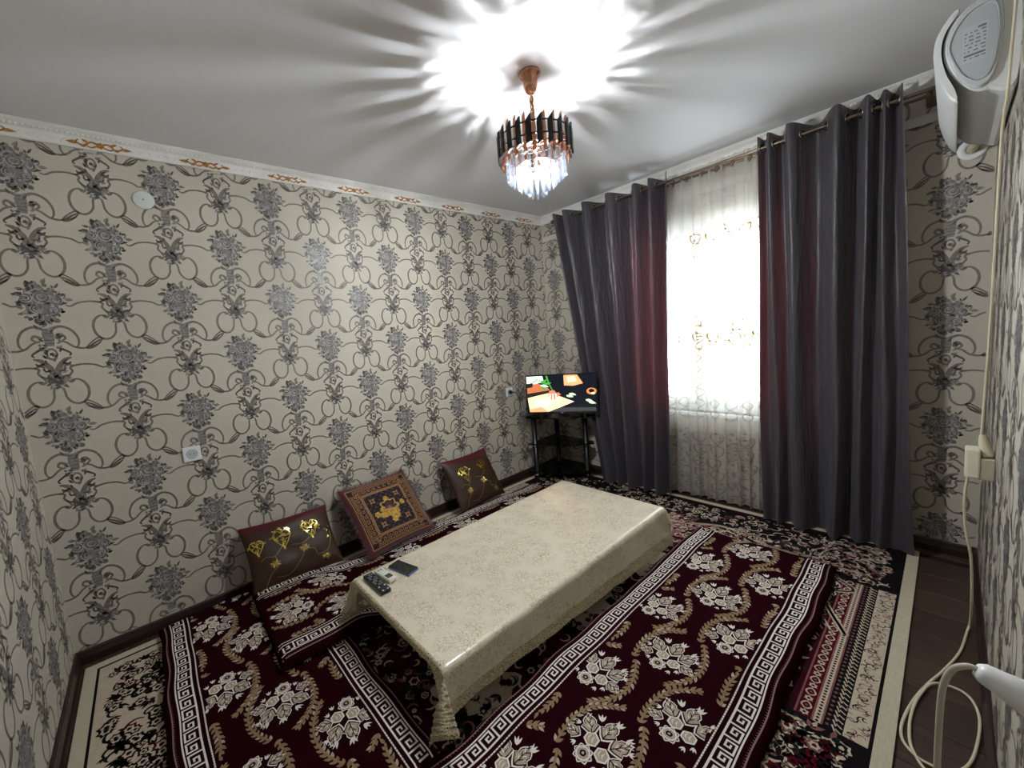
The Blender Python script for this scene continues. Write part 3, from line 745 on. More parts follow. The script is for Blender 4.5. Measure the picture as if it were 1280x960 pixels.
# ------------------------------------------------------------------ cushions
satin = mat('satin_brown', (56, 37, 24), .5, spec=.28, bump=.25, bscale=14)
satin_r = mat('satin_maroon', (78, 19, 28), .45, spec=.3, stretch=(8, 1, 1))
foil = mat('gold_foil', (214, 190, 96), .22, metal=1.0)
thread = mat('gold_thread', (128, 102, 64), .5, metal=.3)
velvet = mat('velvet_maroon', (74, 10, 20), .8, sheen=.5)
vdark = mat('velvet_dark', (30, 10, 16), .85); vgold = mat('velvet_gold', (144, 104, 64), .75); vblue = mat('velvet_violet', (96, 80, 98), .8); vyel = mat('velvet_yellow', (206, 168, 62), .7, rgb2=(150, 104, 44), vscale=60)
def pillow(name, bl, br, tl, thick, mats, pr, label, nseg=26, sag=0.0):
    bl, br, tl = (np.array(p, float) for p in (bl, br, tl)); U = br-bl; Vv = tl-bl; c = bl+U/2+Vv/2
    N = np.cross(U, Vv); N /= np.linalg.norm(N)
    if N[1] > 0: N = -N
    def surf(s, t, side, h=0.0):
        e = np.clip((1-np.abs(s)**3.2)*(1-np.abs(t)**3.2), 0, 1)**.55
        ws = 1-.05*(1-t**2)*np.abs(s)**2; wt = 1-.06*(1-s**2)*np.abs(t)**2      # concave sides, pointed corners
        wr = .004*np.sin(s*7+t*5)+.003*np.sin(t*11-s*4)
        d = side*(thick*e)+wr*e+side*h
        return c+np.outer(s*ws/2, U)+np.outer(t*wt/2, Vv)+np.outer(d, N)-np.outer(sag*(1-t**2)*e, N)
    q = np.sin(np.linspace(-np.pi/2, np.pi/2, nseg)); A, B = np.meshgrid(q, q, indexing='ij'); A = A.ravel(); B = B.ravel(); F = grid_faces(nseg, nseg)
    parts = [(surf(A, B, 1), F, 0), (surf(A, B, -1), F[:, ::-1], 1)]
    parts += pr.parts(lambda u, v, h: surf(u, v, 1, h), .0004, 0, .0012)
    o = link(name, mesh_np(name, parts, mats)); props(o, label, 'cushion')
    return o, surf
def brown_print(dense):
    P = Print(); r = random.Random(9)
    g = np.linspace(-1, 1, 25)
    for yy in np.linspace(.745, .985, 9): P.stroke(np.stack([g*.995, np.full(25, yy)], 1), .0305, 1, 1, smooth=False)     # maroon strip along the top edge
    for (x, y, q) in ((-.76, .3, .2), (-.2, .36, .25), (.45, .42, .25)) if dense else ((-.4, .34, .26), (.4, .4, .2)):
        for i in range(30):
            a = r.uniform(0, 6.28); d = q*math.sqrt(r.random()); P.leaf((x+d*math.cos(a)*.8, y+d*math.sin(a)), r.uniform(0, 6.28), q*.36, q*.15, 2, 3+i % 3)
        for sx in (-1, 1):
            P.stroke([(x, y-q*1.5), (x+sx*q*.5, y-q*.6), (x+sx*q*.75, y+q*.2), (x+sx*q*.3, y+q*.7), (x, y+q*.2)], [.016, .026, .022, .014], 2, 2)
        P.stroke([(x, y-q*1.7), (x-.02, y-q*1.2), (x, y-q*.8)], [.03, .05, .02], 2, 2)
    lat = [[(-.25, .05), (-.45, -.18), (-.62, -.12), (-.75, -.2)], [(-.45, -.18), (-.42, -.45), (-.6, -.65), (-.75, -.95)], [(.42, .1), (.2, -.05), (-.05, .0)], [(.2, -.05), (.18, -.3), (.0, -.6), (-.25, -.85), (-.5, -.8)],
           [(.2, -.25), (.4, -.35), (.45, -.55), (.7, -.5), (.85, -.2), (.9, .05)]]
    for p in lat: P.stroke(p, .018, 3, 1)
    for (x, y) in ((-.48, -.4), (.2, -.22), (.62, -.7)):
        for i in range(8): P.leaf((x, y), i*.785+.3, .13, .06, 2 if i % 2 else 3, 2)
    for i in range(6): P.leaf((.84+r.uniform(-.06, .06), r.uniform(-.2, .35)), r.uniform(0, 6), .06, .03, 2, 2)
    return P
sm = [satin, satin_r, foil, thread]
pillow('scatter_cushion', (.75, -.255, .112), (1.262, -.275, .098), (.742, -.045, .435), .055, sm, brown_print(True), 'brown satin cushion with rows of gold leaf sprigs beside the left end of the wall')
o = bpy.data.objects['scatter_cushion']; o['label'] = 'wide brown satin cushion with three large gold leaf sprigs leaning on the wall'
o3, _ = pillow('scatter_cushion', (2.215, -.285, .072), (2.715, -.265, .072), (2.2, -.06, .445), .055, sm, brown_print(False), 'brown satin cushion with scattered gold specks nearest the television stand')
def velvet_print():
    P = Print(); r = random.Random(3)
    P.poly([(-.86, -.86), (.86, -.86), (.86, .86), (-.86, .86)], 1, 1)
    sub = []
    def dense_rect(h, m, l, k=12):
        g = np.linspace(-h, h, k+1)
        X, Y = np.meshgrid(g, g, indexing='ij'); F = grid_faces(k+1, k+1)
        P.add(np.stack([X.ravel(), Y.ravel()], 1), np.concatenate([F[:, [0, 1, 2]], F[:, [0, 2, 3]]]), m, l)
    P.items.clear(); dense_rect(.88, 1, 1); dense_rect(.54, 1, 2)
    for (a, b, w, l) in ((.88, .88, .03, 3), (.57, .57, .045, 3)):
        g = np.linspace(-a, a, 20)
        for s in (-1, 1):
            P.stroke(np.stack([g, np.full(20, s*a)], 1), w, 2, l, smooth=False); P.stroke(np.stack([np.full(20, s*a), g], 1), w, 2, l, smooth=False)
    B = Print(); key_band(B, -.72, .72, .72, .22, .16, white=2, ground=1)
    for k in range(4): P.place(B, 0, 0, ang=k*math.pi/2)
    for i in range(-6, 7):
        for j in range(-6, 7):
            x, y = i*.085, j*.085
            if (i+j) % 2 == 0 and max(abs(x), abs(y)) < .53: P.star((x, y), .02, 3, 4, lobes=4, n=8)
    for (x, y) in ((-.36, .36), (.36, .36), (.36, -.36), (-.36, -.36)):
        P.star((x, y), .1, 2, 5, lobes=4, depth=.5, n=16, rot=.78); P.star((x, y), .03, 1, 6)
    P.star((0, .02), .3, 4, 5, lobes=8, depth=.25, n=40); P.star((0, .02), .17, 0, 6, lobes=6, depth=.3, n=24); P.star((-.02, 0), .09, 3, 7, lobes=5, n=15); P.star((.0, .03), .05, 2, 8, lobes=5, n=10)
    for (x, y, q) in ((.4, .06, .09), (-.4, -.06, .1), (-.25, -.12, .1), (.0, -.33, .1), (.1, -.25, .1), (.0, .3, .09)): P.star((x, y), q, 4, 5, lobes=6, depth=.3, n=18)
    return P
oc, surf = pillow('fringed_cushion', (1.40, -.365, .078), (1.925, -.335, .078), (1.345, -.06, .475), .05, [velvet, vdark, vgold, vblue, vyel], velvet_print(), 'square maroon velvet cushion with a gold key border and fringe')
rr = np.random.RandomState(8); Vf = []; Ff = []
for side in range(4):
    for i in range(90):
        q = -1+2*(i+.5)/90; L = .09+.03*rr.rand(); w = .011; j = rr.uniform(-.03, .03)
        pts = {0: ((q-w, -.985), (q+w, -.985), (q+j, -1-L)), 1: ((q-w, .985), (q+w, .985), (q+j, 1+L)), 2: ((-.985, q-w), (-.985, q+w), (-1-L, q+j)), 3: ((.985, q-w), (.985, q+w), (1+L, q+j))}[side]
        P3 = []
        for (a, b) in pts:
            ac, bc = np.clip(a, -1, 1), np.clip(b, -1, 1); p = surf(np.array([ac]), np.array([bc]), 0)[0]
            p = p+(a-ac)*np.array([.26, 0, 0])+(b-bc)*np.array([0, .12, .2]); P3.append(p)
        P3 = np.array(P3); P3[:, 1] = np.minimum(P3[:, 1], -.008); P3[:, 2] = np.maximum(P3[:, 2], .068)
        n0 = len(Vf); th = np.array([0, -.004, 0]); Vf += [P3[0], P3[1], P3[2], (P3[0]+P3[1])/2+th]; Ff += [(n0, n0+1, n0+2), (n0, n0+3, n0+2), (n0+3, n0+1, n0+2)]
fr = link('fringe', mesh_np('fringe', [(np.array(Vf), np.array(Ff), 0)], [velvet], smooth=False), oc); fr['kind'] = 'stuff'

# ------------------------------------------------------------------ curtain rods, drapes and sheer
rodm = mat('rod_bronze', (122, 106, 90), .3, metal=.9)
XR, ZR, XS = 3.60, 2.47, 3.69
cr = props(empty('curtain_rod', (XR, -1.45, ZR)), 'double bronze curtain rod hung below the ceiling in front of the window', 'curtain rod')
for nm, dx, rr_ in (('front_rod', 0, .0095), ('rear_rod', XS-XR, .008)):
    tube(nm, [(dx, -1.28, 0), (dx, 1.16, 0)], rr_, rodm, cr, 12, 1, smooth=False)
for y in (-1.22, 0.0, 1.1):
    bm = bmesh.new(); bm_box(bm, (-.012, y-.006, -.004), (LX-XR, y+.006, .004), .002, 1); bm_box(bm, (LX-XR-.008, y-.02, -.04), (LX-XR, y+.02, .04), .003, 1)
    br_ = link('bracket', bm_mesh('bracket', bm, rodm), cr)
for y in (-1.28, 1.16): lathe('finial', [(0, -.03), (.015, -.024), (.02, -.006), (.012, .012), (.010, .02), (0, .02)], rodm, cr, 16, (0, y, 0), 'y')

drape_m = mat('drape_satin', (68, 65, 70), .4, stretch=(1.6, 1.6, .3), bump=.8, bscale=10, bdist=.03, sheen=.1)
mix_shader(drape_m, .04, 'Translucent', lin((190, 74, 84)))
ringm = mat('grommet_nickel', (168, 158, 150), .25, metal=1)
def drape(label, top_r, bot_r, ztop, zbot, amp, grom, seed, ylo, yhi):
    """top_r / bot_r: Y of the fold ridges (nearest the room) at the rod and at the hem"""
    r = np.random.RandomState(seed); n = len(top_r); nu, nv = 26*(n-1)+1, 60
    k = np.linspace(0, n-1, nu); v = np.linspace(0, 1, nv)
    yt = np.interp(k, range(n), top_r); yb = np.interp(k, range(n), bot_r)
    K, Vv = np.meshgrid(k, v, indexing='ij')
    Y = yt[:, None]*(1-Vv)+yb[:, None]*Vv
    dk = np.gradient(np.abs(np.interp(k, range(n), top_r)-top_r[0]), k)
    A = np.clip(np.abs(dk)*.52, .026, amp)[:, None]
    A = np.apply_along_axis(lambda q: np.convolve(np.pad(q, 13, mode='edge'), np.ones(27)/27, 'valid'), 0, A)
    phs = r.uniform(0, 6.28, 4)
    X = XR-A*np.cos(2*np.pi*K)*(1-.2*Vv)+.010*np.sin(K*3.1+Vv*5+phs[0])*Vv+.006*np.sin(K*7+Vv*9+phs[1])*Vv
    Y = Y+.012*np.sin(2*np.pi*K*.5+Vv*6+phs[2])*Vv*(1-.2*Vv)
    Z = ztop-(ztop-zbot)*Vv+.008*np.cos(2*np.pi*K)*(1-Vv)
    V = np.stack([X, np.clip(Y, ylo, yhi), Z], -1).reshape(-1, 3)
    o = props(empty('drape', (XR, (top_r[0]+top_r[-1])/2, zbot)), label, 'curtain', 'dark satin drapes')
    V = V-np.array(o.location)
    link('fabric', mesh_np('fabric', [(V, grid_faces(nu, nv), 0)], [drape_m]), o)
    for (kk) in grom:
        y = float(np.interp(kk, range(n), top_r)); ap = float(np.interp(kk, k, A[:, 0])); x = XR-ap*math.cos(2*math.pi*kk)
        dydk = float(np.interp(kk+.02, range(n), top_r)-np.interp(kk-.02, range(n), top_r)); dxdk = ap*2*math.pi*math.sin(2*math.pi*kk)*.04
        t = np.array([dxdk, dydk, 0]); t /= np.linalg.norm(t); u = np.array([0, 0, 1.]); aa = np.linspace(0, 2*np.pi, 20, endpoint=False)
        c = np.array([x, y, ZR])-np.array(o.location)
        tube('grommet', [c+.022*(math.cos(a)*t+math.sin(a)*u) for a in aa], .0055, ringm, o, 8, 1, closed=True, smooth=False)
    return o
gl = lambda n: [i+.25 for i in range(n)]+[i+.75 for i in range(n)]
drape('dark grey satin drape beside the television, glowing red at its edge', [-.33, -.45, -.677, -.91, -1.143, -1.253, -1.395],
      [-.70, -.76, -.86, -.98, -1.10, -1.22, -1.32], 2.515, .016, .085, gl(6), 1, -1.42, -.3)
drape('dark grey satin drape beside the air conditioner', [-1.945, -2.0, -2.107, -2.33, -2.45, -2.51, -2.575],
      [-1.95, -2.04, -2.15, -2.33, -2.44, -2.53, -2.665], 2.53, .016, .085, gl(6), 2, -2.68, -1.9)

net_m = mat('sheer_net', (232, 228, 220), .8)
mix_shader(net_m, .45, 'Translucent', lin((240, 236, 228)))
mix_shader(net_m, .42, 'Transparent', (1, 1, 1))
emb_m = mat('sheer_embroidery', (150, 143, 126), .6); mix_shader(emb_m, .3, 'Translucent', lin((170, 160, 140)))
embg_m = mat('sheer_gold_thread', (150, 126, 76), .5, metal=.2); mix_shader(embg_m, .15, 'Translucent', lin((190, 160, 90)))
def sheer():
    ya, yb = -1.22, -2.12; zt, zb = 2.53, .03
    def surf(u, z, h=0.0):
        v = (zt-z)/(zt-zb)
        ph = u*2*np.pi*13+1.1*np.sin(u*17)
        x = XS-(.012+.010*v)*np.cos(ph)-.004*np.sin(ph*2.3+v*3)-h
        y = ya+(yb-ya)*u+.010*np.sin(ph)*(.5+.5*v)
        z2 = z+.012*np.cos(ph)*v**3*0+.006*np.sin(u*40)*(v > .98)
        return np.stack([x, y, z2], -1)
    nu, nv = 420, 30
    U, Z = np.meshgrid(np.linspace(0, 1, nu), np.linspace(zt, zb, nv), indexing='ij')
    o = props(empty('sheer_curtain', (XS, (ya+yb)/2, zb)), 'white sheer net curtain with embroidered scrolls hanging over the bright window', 'curtain')
    loc = np.array(o.location)
    P = Print(); r = random.Random(14); Wd = .9
    def st(pts, w, m, l=1, n=4):   # strokes given in metres (across, height)
        P.stroke([(a/Wd, b) for a, b in pts], w, m, l, n)
    Q = Print()
    def spray(x, z, q, m):
        for i in range(9): Q.leaf((x+r.uniform(-q, q)*.6, z+r.uniform(-q, q)), r.uniform(0, 6.28), q*.5, q*.2, m, 1)
        for s in (-1, 1):
            Q.stroke([(x, z-q*1.2), (x+s*q*.6, z-q*.5), (x+s*q*.7, z+q*.4), (x+s*q*.2, z+q*.6)], [q*.05, q*.14, q*.05], m, 1)
    for i in range(8):
        x = .07+i*.11
        for k in range(5): spray(x+r.uniform(-.01, .01), .12+.1*k, .055, 0)
        for k in range(4):      # long ogee lines above
            z = .66+.085*k
            for s in (-1, 1): Q.stroke([(x, z), (x+s*.028, z+.03), (x+s*.028, z+.055), (x, z+.085)], .004, 0, 1)
        for z, q in ((1.05, .025), (1.14, .03), (1.22, .035), (1.30, .05), (1.40, .035), (1.46, .02)): spray(x, z, q, 1)
        for z, q in ((1.62, .018), (1.76, .018), (1.9, .028), (2.03, .045)): spray(x, z, q, 1)
    for a in np.linspace(.02, .88, 36): Q.star((a, .05), .008, 0, 1, n=8)
    for (m, l), (V, F) in Q.compact().items(): P.add(V/np.array([Wd, 1]), F, m+1, l)
    fn = lambda u, v, h: surf(np.clip(u, 0, 1), v, h)-loc
    parts = [(surf(U.ravel(), Z.ravel())-loc, grid_faces(nu, nv), 0)]
    link('net', mesh_np('net', parts, [net_m]), o)
    pp = P.parts(fn, .0003, 0, .0012)
    link('embroidery', mesh_np('embroidery', pp, [net_m, emb_m, embg_m]), o)['kind'] = 'stuff'
    for i in range(9):
        c = np.array([XS, ya+(yb-ya)*(i+.5)/9, 2.47])-loc; aa = np.linspace(0, 2*np.pi, 18, endpoint=False)
        tube('grommet', [c+.02*np.array([math.cos(a)*.7, math.cos(a)*.7, math.sin(a)]) for a in aa], .004, rodm, o, 6, 1, closed=True, smooth=False)
sheer()

# ------------------------------------------------------------------ chandelier
copper = mat('rose_gold', (206, 150, 122), .18, metal=1.0); brass = mat('chain_brass', (176, 138, 66), .35, metal=1)
slat_b = mat('slat_black', (12, 12, 13), .25)
crys = mat('crystal', (40, 44, 52), .03, spec=1.0); mix_shader(crys, .006, 'Translucent', (1, 1, 1)); mix_shader(crys, .74, 'Transparent', (1, 1, 1))
bulbm = bpy.data.materials.new('bulb_glow'); bulbm.use_nodes = True
nt = bulbm.node_tree; nt.nodes.remove(nt.nodes['Principled BSDF']); em = nt.nodes.new('ShaderNodeEmission')
em.inputs[0].default_value = (.91, .96, 1.0, 1); em.inputs[1].default_value = BULB; nt.links.new(em.outputs[0], nt.nodes['Material Output'].inputs[0])
def chandelier():
    cx, cy = 1.9414, -1.5118; Z0 = 2.06
    o = props(empty('chandelier', (cx, cy, Z0)), 'round chandelier of black slats and crystal prisms hanging by a chain', 'chandelier')
    zz = lambda z: z-Z0
    lathe('ceiling_cup', [(0, zz(H)), (.048, zz(H)), (.05, zz(H-.006)), (.045, zz(H-.014)), (.034, zz(H-.022)), (.03, zz(H-.06)), (.022, zz(H-.082)), (.01, zz(H-.09)), (0, zz(H-.09))], copper, o, 28)
    tube('hook', [(0, 0, zz(2.512)), (0, 0, zz(2.48))], .006, copper, o, 8, 1, smooth=False)
    parts = []; z = 2.485
    for i in range(7):
        aa = np.linspace(0, 2*np.pi, 14, endpoint=False); t = np.array([1, 0, 0]) if i % 2 else np.array([0, 1, 0])
        V, q, _ = tube_arrays([np.array([0, 0, zz(z)])+.009*math.cos(a)*t+np.array([0, 0, .017*math.sin(a)]) for a in aa], .0032, 6, 1, True, False); parts.append((V, q, 0)); z -= .026
    V, q, t3 = tube_arrays([(.006*math.sin(k*.9), .006*math.cos(k*.9), zz(2.5-.026*k)) for k in range(9)], .004, 6, 3); parts += [(V, q, 0), (V, t3, 0)]
    link('chain', mesh_np('chain', parts, [brass]), o)
    R = .163
    for zc in (2.325, 2.275, 2.245):
        aa = np.linspace(0, 2*np.pi, 40, endpoint=False)
        tube('ring', [(R*.965*math.cos(a), R*.965*math.sin(a), zz(zc)) for a in aa], .0035, slat_b if zc != 2.245 else copper, o, 6, 1, True, False)
    for k in range(4):
        a = k*math.pi/2+.4; tube('spoke', [(0, 0, zz(2.30)), (R*.965*math.cos(a), R*.965*math.sin(a), zz(2.275))], .0035, copper, o, 6, 1, smooth=False)
    tube('stem', [(0, 0, zz(2.31)), (0, 0, zz(2.20))], .007, copper, o, 8, 1, smooth=False)
    def slat_mesh(w, d, z0, z1, cut, m, nm):
        prof = [(-w/2, 0), (-w*.3, d), (w*.3, d), (w/2, 0), (w*.3, -d*.5), (-w*.3, -d*.5)]; k = len(prof)
        V = [(y, x, z0+cut*.5*(x/w+.5)) for x, y in prof]+[(y, x, z1-cut*(.5-x/w)) for x, y in prof]
        bm = bmesh.new(); vs = [bm.verts.new(p) for p in V]
        for i in range(k): bm.faces.new((vs[i], vs[(i+1) % k], vs[k+(i+1) % k], vs[k+i]))
        bm.faces.new(vs[:k][::-1]); bm.faces.new(vs[k:]); return bm_mesh(nm, bm, m)
    n = 22; sb = slat_mesh(.026, .008, zz(2.225), zz(2.352), .03, slat_b, 'slat'); sc_ = slat_mesh(.015, .006, zz(2.2), zz(2.372), .02, copper, 'slat')
    for i in range(n):
        for me, rad, off in ((sb, R, 0), (sc_, R-.014, .5)):
            s = link('slat', me, o); a = 2*math.pi*(i+off)/n; s.location = (rad*math.cos(a), rad*math.sin(a), 0); s.rotation_euler = (0, 0, a)
    def prism(L, w):
        bm = bmesh.new(); k = 6; rings = []
        for (z, q) in ((0, .6), (-.006, 1), (-L+.012, 1), (-L, .25)): rings.append([bm.verts.new((w/2*q*math.cos(a*math.pi/3), w/2*q*math.sin(a*math.pi/3), z)) for a in range(6)])
        for r0, r1 in zip(rings[:-1], rings[1:]):
            for i in range(k): bm.faces.new((r0[i], r0[(i+1) % k], r1[(i+1) % k], r1[i]))
        bm.faces.new(rings[0][::-1]); bm.faces.new(rings[-1]); bmesh.ops.recalc_face_normals(bm, faces=bm.faces); return bm_mesh('crystal_prism', bm, crys)
    pm = [prism(.10, .017), prism(.095, .016), prism(.09, .016)]
    for t, (rad, cnt, zt) in enumerate(((.128, 26, 2.238), (.086, 18, 2.198), (.04, 9, 2.155))):
        aa = np.linspace(0, 2*np.pi, 30, endpoint=False)
        tube('ring', [(rad*math.cos(a), rad*math.sin(a), zz(zt+.003)) for a in aa], .003, copper, o, 6, 1, True, False)
        for i in range(cnt):
            a = 2*math.pi*i/cnt; s = link('crystal_prism', pm[t], o); s.location = (rad*math.cos(a), rad*math.sin(a), zz(zt)); s.rotation_euler = (0, 0, a)
    for k in range(3):
        a = 2*math.pi*k/3+.5; c = (.05*math.cos(a), .05*math.sin(a), zz(2.185))
        lathe('bulb', [(0, .024), (.006, .02), (.012, .007), (.0145, -.006), (.012, -.018), (.006, -.025), (0, -.027)], bulbm, o, 14, c)
        lathe('lamp_holder', [(0, .055), (.012, .055), (.020, .026), (.019, .021), (.013, .0205), (0, .022)], copper, o, 12, c)  # added above each bulb, rim widened to cut its light on the ceiling
        tube('arm', [(0, 0, zz(2.27)), (c[0]*.6, c[1]*.6, zz(2.275)), (c[0], c[1], zz(2.245))], .004, copper, o, 6)
chandelier()

# ------------------------------------------------------------------ television on its corner stand
bglass = mat('smoked_glass', (8, 9, 10), .06); mix_shader(bglass, .14, 'Transparent', (.5, .5, .5))
legm = mat('stand_black', (10, 10, 11), .3); chrome = mat('chrome', (200, 200, 200), .15, metal=1)
def tv_stand():
    o = props(empty('television_stand', (3.45, -.28, .011)), 'black three legged corner stand with smoked glass shelves', 'stand')
    ox, oy, oz = o.location
    pts = [(3.235, -.075), (3.70, -.05), (3.66, -.56), (3.60, -.60)]
    p0 = np.array(pts[-1]); p1 = np.array(pts[0]); mid = (p0+p1)/2; nrm = np.array([-.78, -.62])
    cur = [p0*(1-t)+p1*t+nrm*.075*math.sin(math.pi*t) for t in np.linspace(0, 1, 14)[1:-1]]
    outline = pts+[tuple(c) for c in cur]
    for nm, z, th in (('bottom_shelf', .07, .012), ('middle_shelf', .345, .008), ('top_shelf', .612, .014)):
        bm = bmesh.new(); a = [bm.verts.new((x-ox, y-oy, z-oz)) for x, y in outline]; b = [bm.verts.new((x-ox, y-oy, z+th-oz)) for x, y in outline]
        k = len(a); bm.faces.new(a); bm.faces.new(b)
        for i in range(k): bm.faces.new((a[i], a[(i+1) % k], b[(i+1) % k], b[i]))
        bmesh.ops.recalc_face_normals(bm, faces=bm.faces); link(nm, bm_mesh(nm, bm, bglass), o)
    for (x, y) in ((3.287, -.135), (3.577, -.523), (3.64, -.13)):
        l = lathe('leg', [(0, 0), (.03, 0), (.03, .012), (.025, .02), (.025, .6), (0, .6)], legm, o, 18, (x-ox, y-oy, 0))
        for z in (.025, .32): lathe('collar', [(.0252, z), (.028, z), (.028, z+.012), (.0252, z+.012)], chrome, l, 18, (x-ox, y-oy, 0))
tv_stand()
def television():
    a = np.array([3.176, -.172]); b = np.array([3.50, -.737]); c = (a+b)/2; an = math.atan2(b[1]-a[1], b[0]-a[0]); Wd = float(np.linalg.norm(b-a))
    o = props(empty('television', (c[0], c[1], .626), an), 'flat television showing a bright cooking programme in the corner', 'television')
    z0, z1 = .05, .418
    box('housing', (-Wd/2, .004, z0), (Wd/2, .04, z1), blackp, o, bev=.006)
    box('back_cover', (-Wd*.3, .04, z0+.02), (Wd*.3, .07, z0+.24), blackp, o, bev=.01)
    fr_ = bmesh.new()
    for lo, hi in (((-Wd/2, -.004, z0), (Wd/2, .006, z0+.02)), ((-Wd/2, -.004, z1-.01), (Wd/2, .006, z1)), ((-Wd/2, -.004, z0), (-Wd/2+.01, .006, z1)), ((Wd/2-.01, -.004, z0), (Wd/2, .006, z1))): bm_box(fr_, lo, hi, .002, 1)
    link('bezel', bm_mesh('bezel', fr_, blackp), o)
    box('badge', (-.012, -.0055, z0+.006), (.012, -.003, z0+.013), chrome, o)
    for s in (-1, 1): box('foot', (s*.2-.012, .0, 0), (s*.2+.012, .06, z0+.01), blackp, o, bev=.004)
    cols = dict(navy=(13, 18, 28), mint=(214, 240, 222), green=(62, 138, 52), brown=(172, 96, 62), dkg=(30, 40, 28), dough=(250, 200, 158), hot=(255, 240, 214), hand=(240, 112, 92), box=(236, 150, 104), pale=(176, 206, 168), cup=(214, 118, 60), grey=(60, 62, 66))
    ms = {k: mat('screen_'+k, v, .2, emit=1.6 if k not in ('navy', 'dkg', 'grey') else .9) for k, v in cols.items()}; ks = list(ms)
    P = Print(); m = lambda k: ks.index(k)
    P.poly([(0, 0), (1, 0), (1, 1), (0, 1)], m('navy'), 1)
    P.poly([(0, 0), (.24, 0), (.26, .16), (.12, .17), (0, .2)], m('mint'), 2)
    P.poly([(0, .2), (.13, .16), (.33, .36), (.33, .4), (0, .48)], m('brown'), 3); P.poly([(0, .2), (.1, .19), (.08, .3), (0, .32)], m('dkg'), 4)
    P.poly([(0, .48), (.33, .4), (.36, .46), (0, .57)], m('dkg'), 4)
    P.poly([(0, .6), (.34, .47), (.68, .73), (.45, .9), (.3, 1), (.02, 1)], m('dough'), 3)
    P.star((.22, .76), .15, m('hot'), 5, lobes=5, n=20, sy=.7); P.poly([(.02, .92), (.2, .86), (.3, 1), (.02, 1)], m('box'), 4)
    for i in range(8): P.leaf((.2+.02*(i % 3), .13+.02*i), 2.5+i*.7, .14, .07, m('green') if i % 3 else m('mint'), 6)
    P.stroke([(.3, .0), (.33, .2), (.38, .42)], [.03, .02, .012], m('green'), 6)
    P.poly([(.33, .42), (.4, .4), (.46, .55), (.42, .66), (.34, .66), (.31, .55)], m('hand'), 6); P.star((.44, .52), .06, m('hand'), 7, lobes=6, depth=.4)
    for k in range(3): P.stroke([(.34+.04*k, .5), (.33+.05*k, .68)], .018, m('hot'), 8, smooth=False)
    P.poly([(.55, 0), (.74, 0), (.82, .24), (.68, .3), (.55, .28)], m('box'), 3); P.poly([(.6, .05), (.7, .04), (.74, .18), (.6, .2)], m('dough'), 4)
    for (x, y) in ((.57, .55), (.61, .5), (.84, .68), (.88, .74)): P.leaf((x, y), .5, .12, .07, m('pale'), 5)
    P.star((.93, .46), .07, m('cup'), 4, lobes=2, depth=.1, sy=1.4); P.star((.93, .45), .04, m('navy'), 5, lobes=2, depth=.1, sy=1.4); P.star((.95, .52), .035, m('dough'), 6)
    P.poly([(.3, 1), (.5, .88), (.98, .9), (.98, 1)], m('grey'), 2)
    sw, sh = Wd-.02, z1-z0-.03
    parts = P.parts(lambda u, v, h: np.stack([-sw/2+np.clip(u, 0, 1)*sw, -h*one(u), z1-.01-np.clip(v, 0, 1)*sh], 1), .00006, 0, .0)
    V = parts[0][0]
    link('screen', mesh_np('screen', parts, list(ms.values()), smooth=False), o)
    tube('power_cord', [(-.2, .05, .16), (-.3, .10, .2), (-.34, .13, .26), (-.30, .15, .05)], .003, blackp, o)
television()

# ------------------------------------------------------------------ sockets, cover disc on the back wall
sock_w = mat('socket_white', (232, 232, 234), .35); dark = mat('socket_hole', (40, 40, 42), .6)
def socket(x, z, label):
    o = props(empty('wall_socket', (x, 0, z)), label, 'socket')
    box('plate', (-.042, -.012, -.042), (.042, .0, .042), sock_w, o, bev=.004)
    lathe('socket_well', [(.028, .012), (.026, .0145), (.022, .0122), (.019, .0125), (0, .0125)], mat('socket_well_shade', (186, 190, 194), .4), o, 24, (0, 0, 0), 'y')  # grey colour paints the shade of the round well
    for s in (-1, 1): lathe('contact_hole', [(.003, .0128), (.003, .0132), (0, .0132)], dark, o, 8, (s*.0095, 0, 0), 'y')
    return o
socket(.593, .934, 'white square power socket with nothing plugged in, on the patterned wall')
socket(3.1126, .892, 'white square power socket with a black plug beside the television')
pg = props(empty('black_plug', (3.1126, -.0132, .892)), 'black power plug with a dangling cord in the socket beside the television', 'plug')
lathe('plug_body', [(0, 0), (.017, 0), (.018, .012), (.012, .03), (.005, .036), (0, .036)], blackp, pg, 16, (0, 0, 0), 'y')
tube('cord', [(0, -.034, 0), (.03, -.06, -.01), (.06, -.06, -.06), (.085, -.05, -.16), (.11, -.045, -.22), (.17, -.05, -.19), (.2, -.06, -.1)], .003, blackp, pg)
cv = props(empty('junction_cover', (.5696, 0, 2.3131)), 'round white junction cover high on the patterned wall', 'cover')
lathe('disc', [(.046, 0), (.046, .003), (.04, .006), (0, .007)], mat('cover_white', (205, 212, 205), .45), cv, 32, (0, 0, 0), 'y')
lathe('screw', [(.003, .007), (.003, .0085), (0, .0085)], dark, cv, 8, (0, 0, 0), 'y')

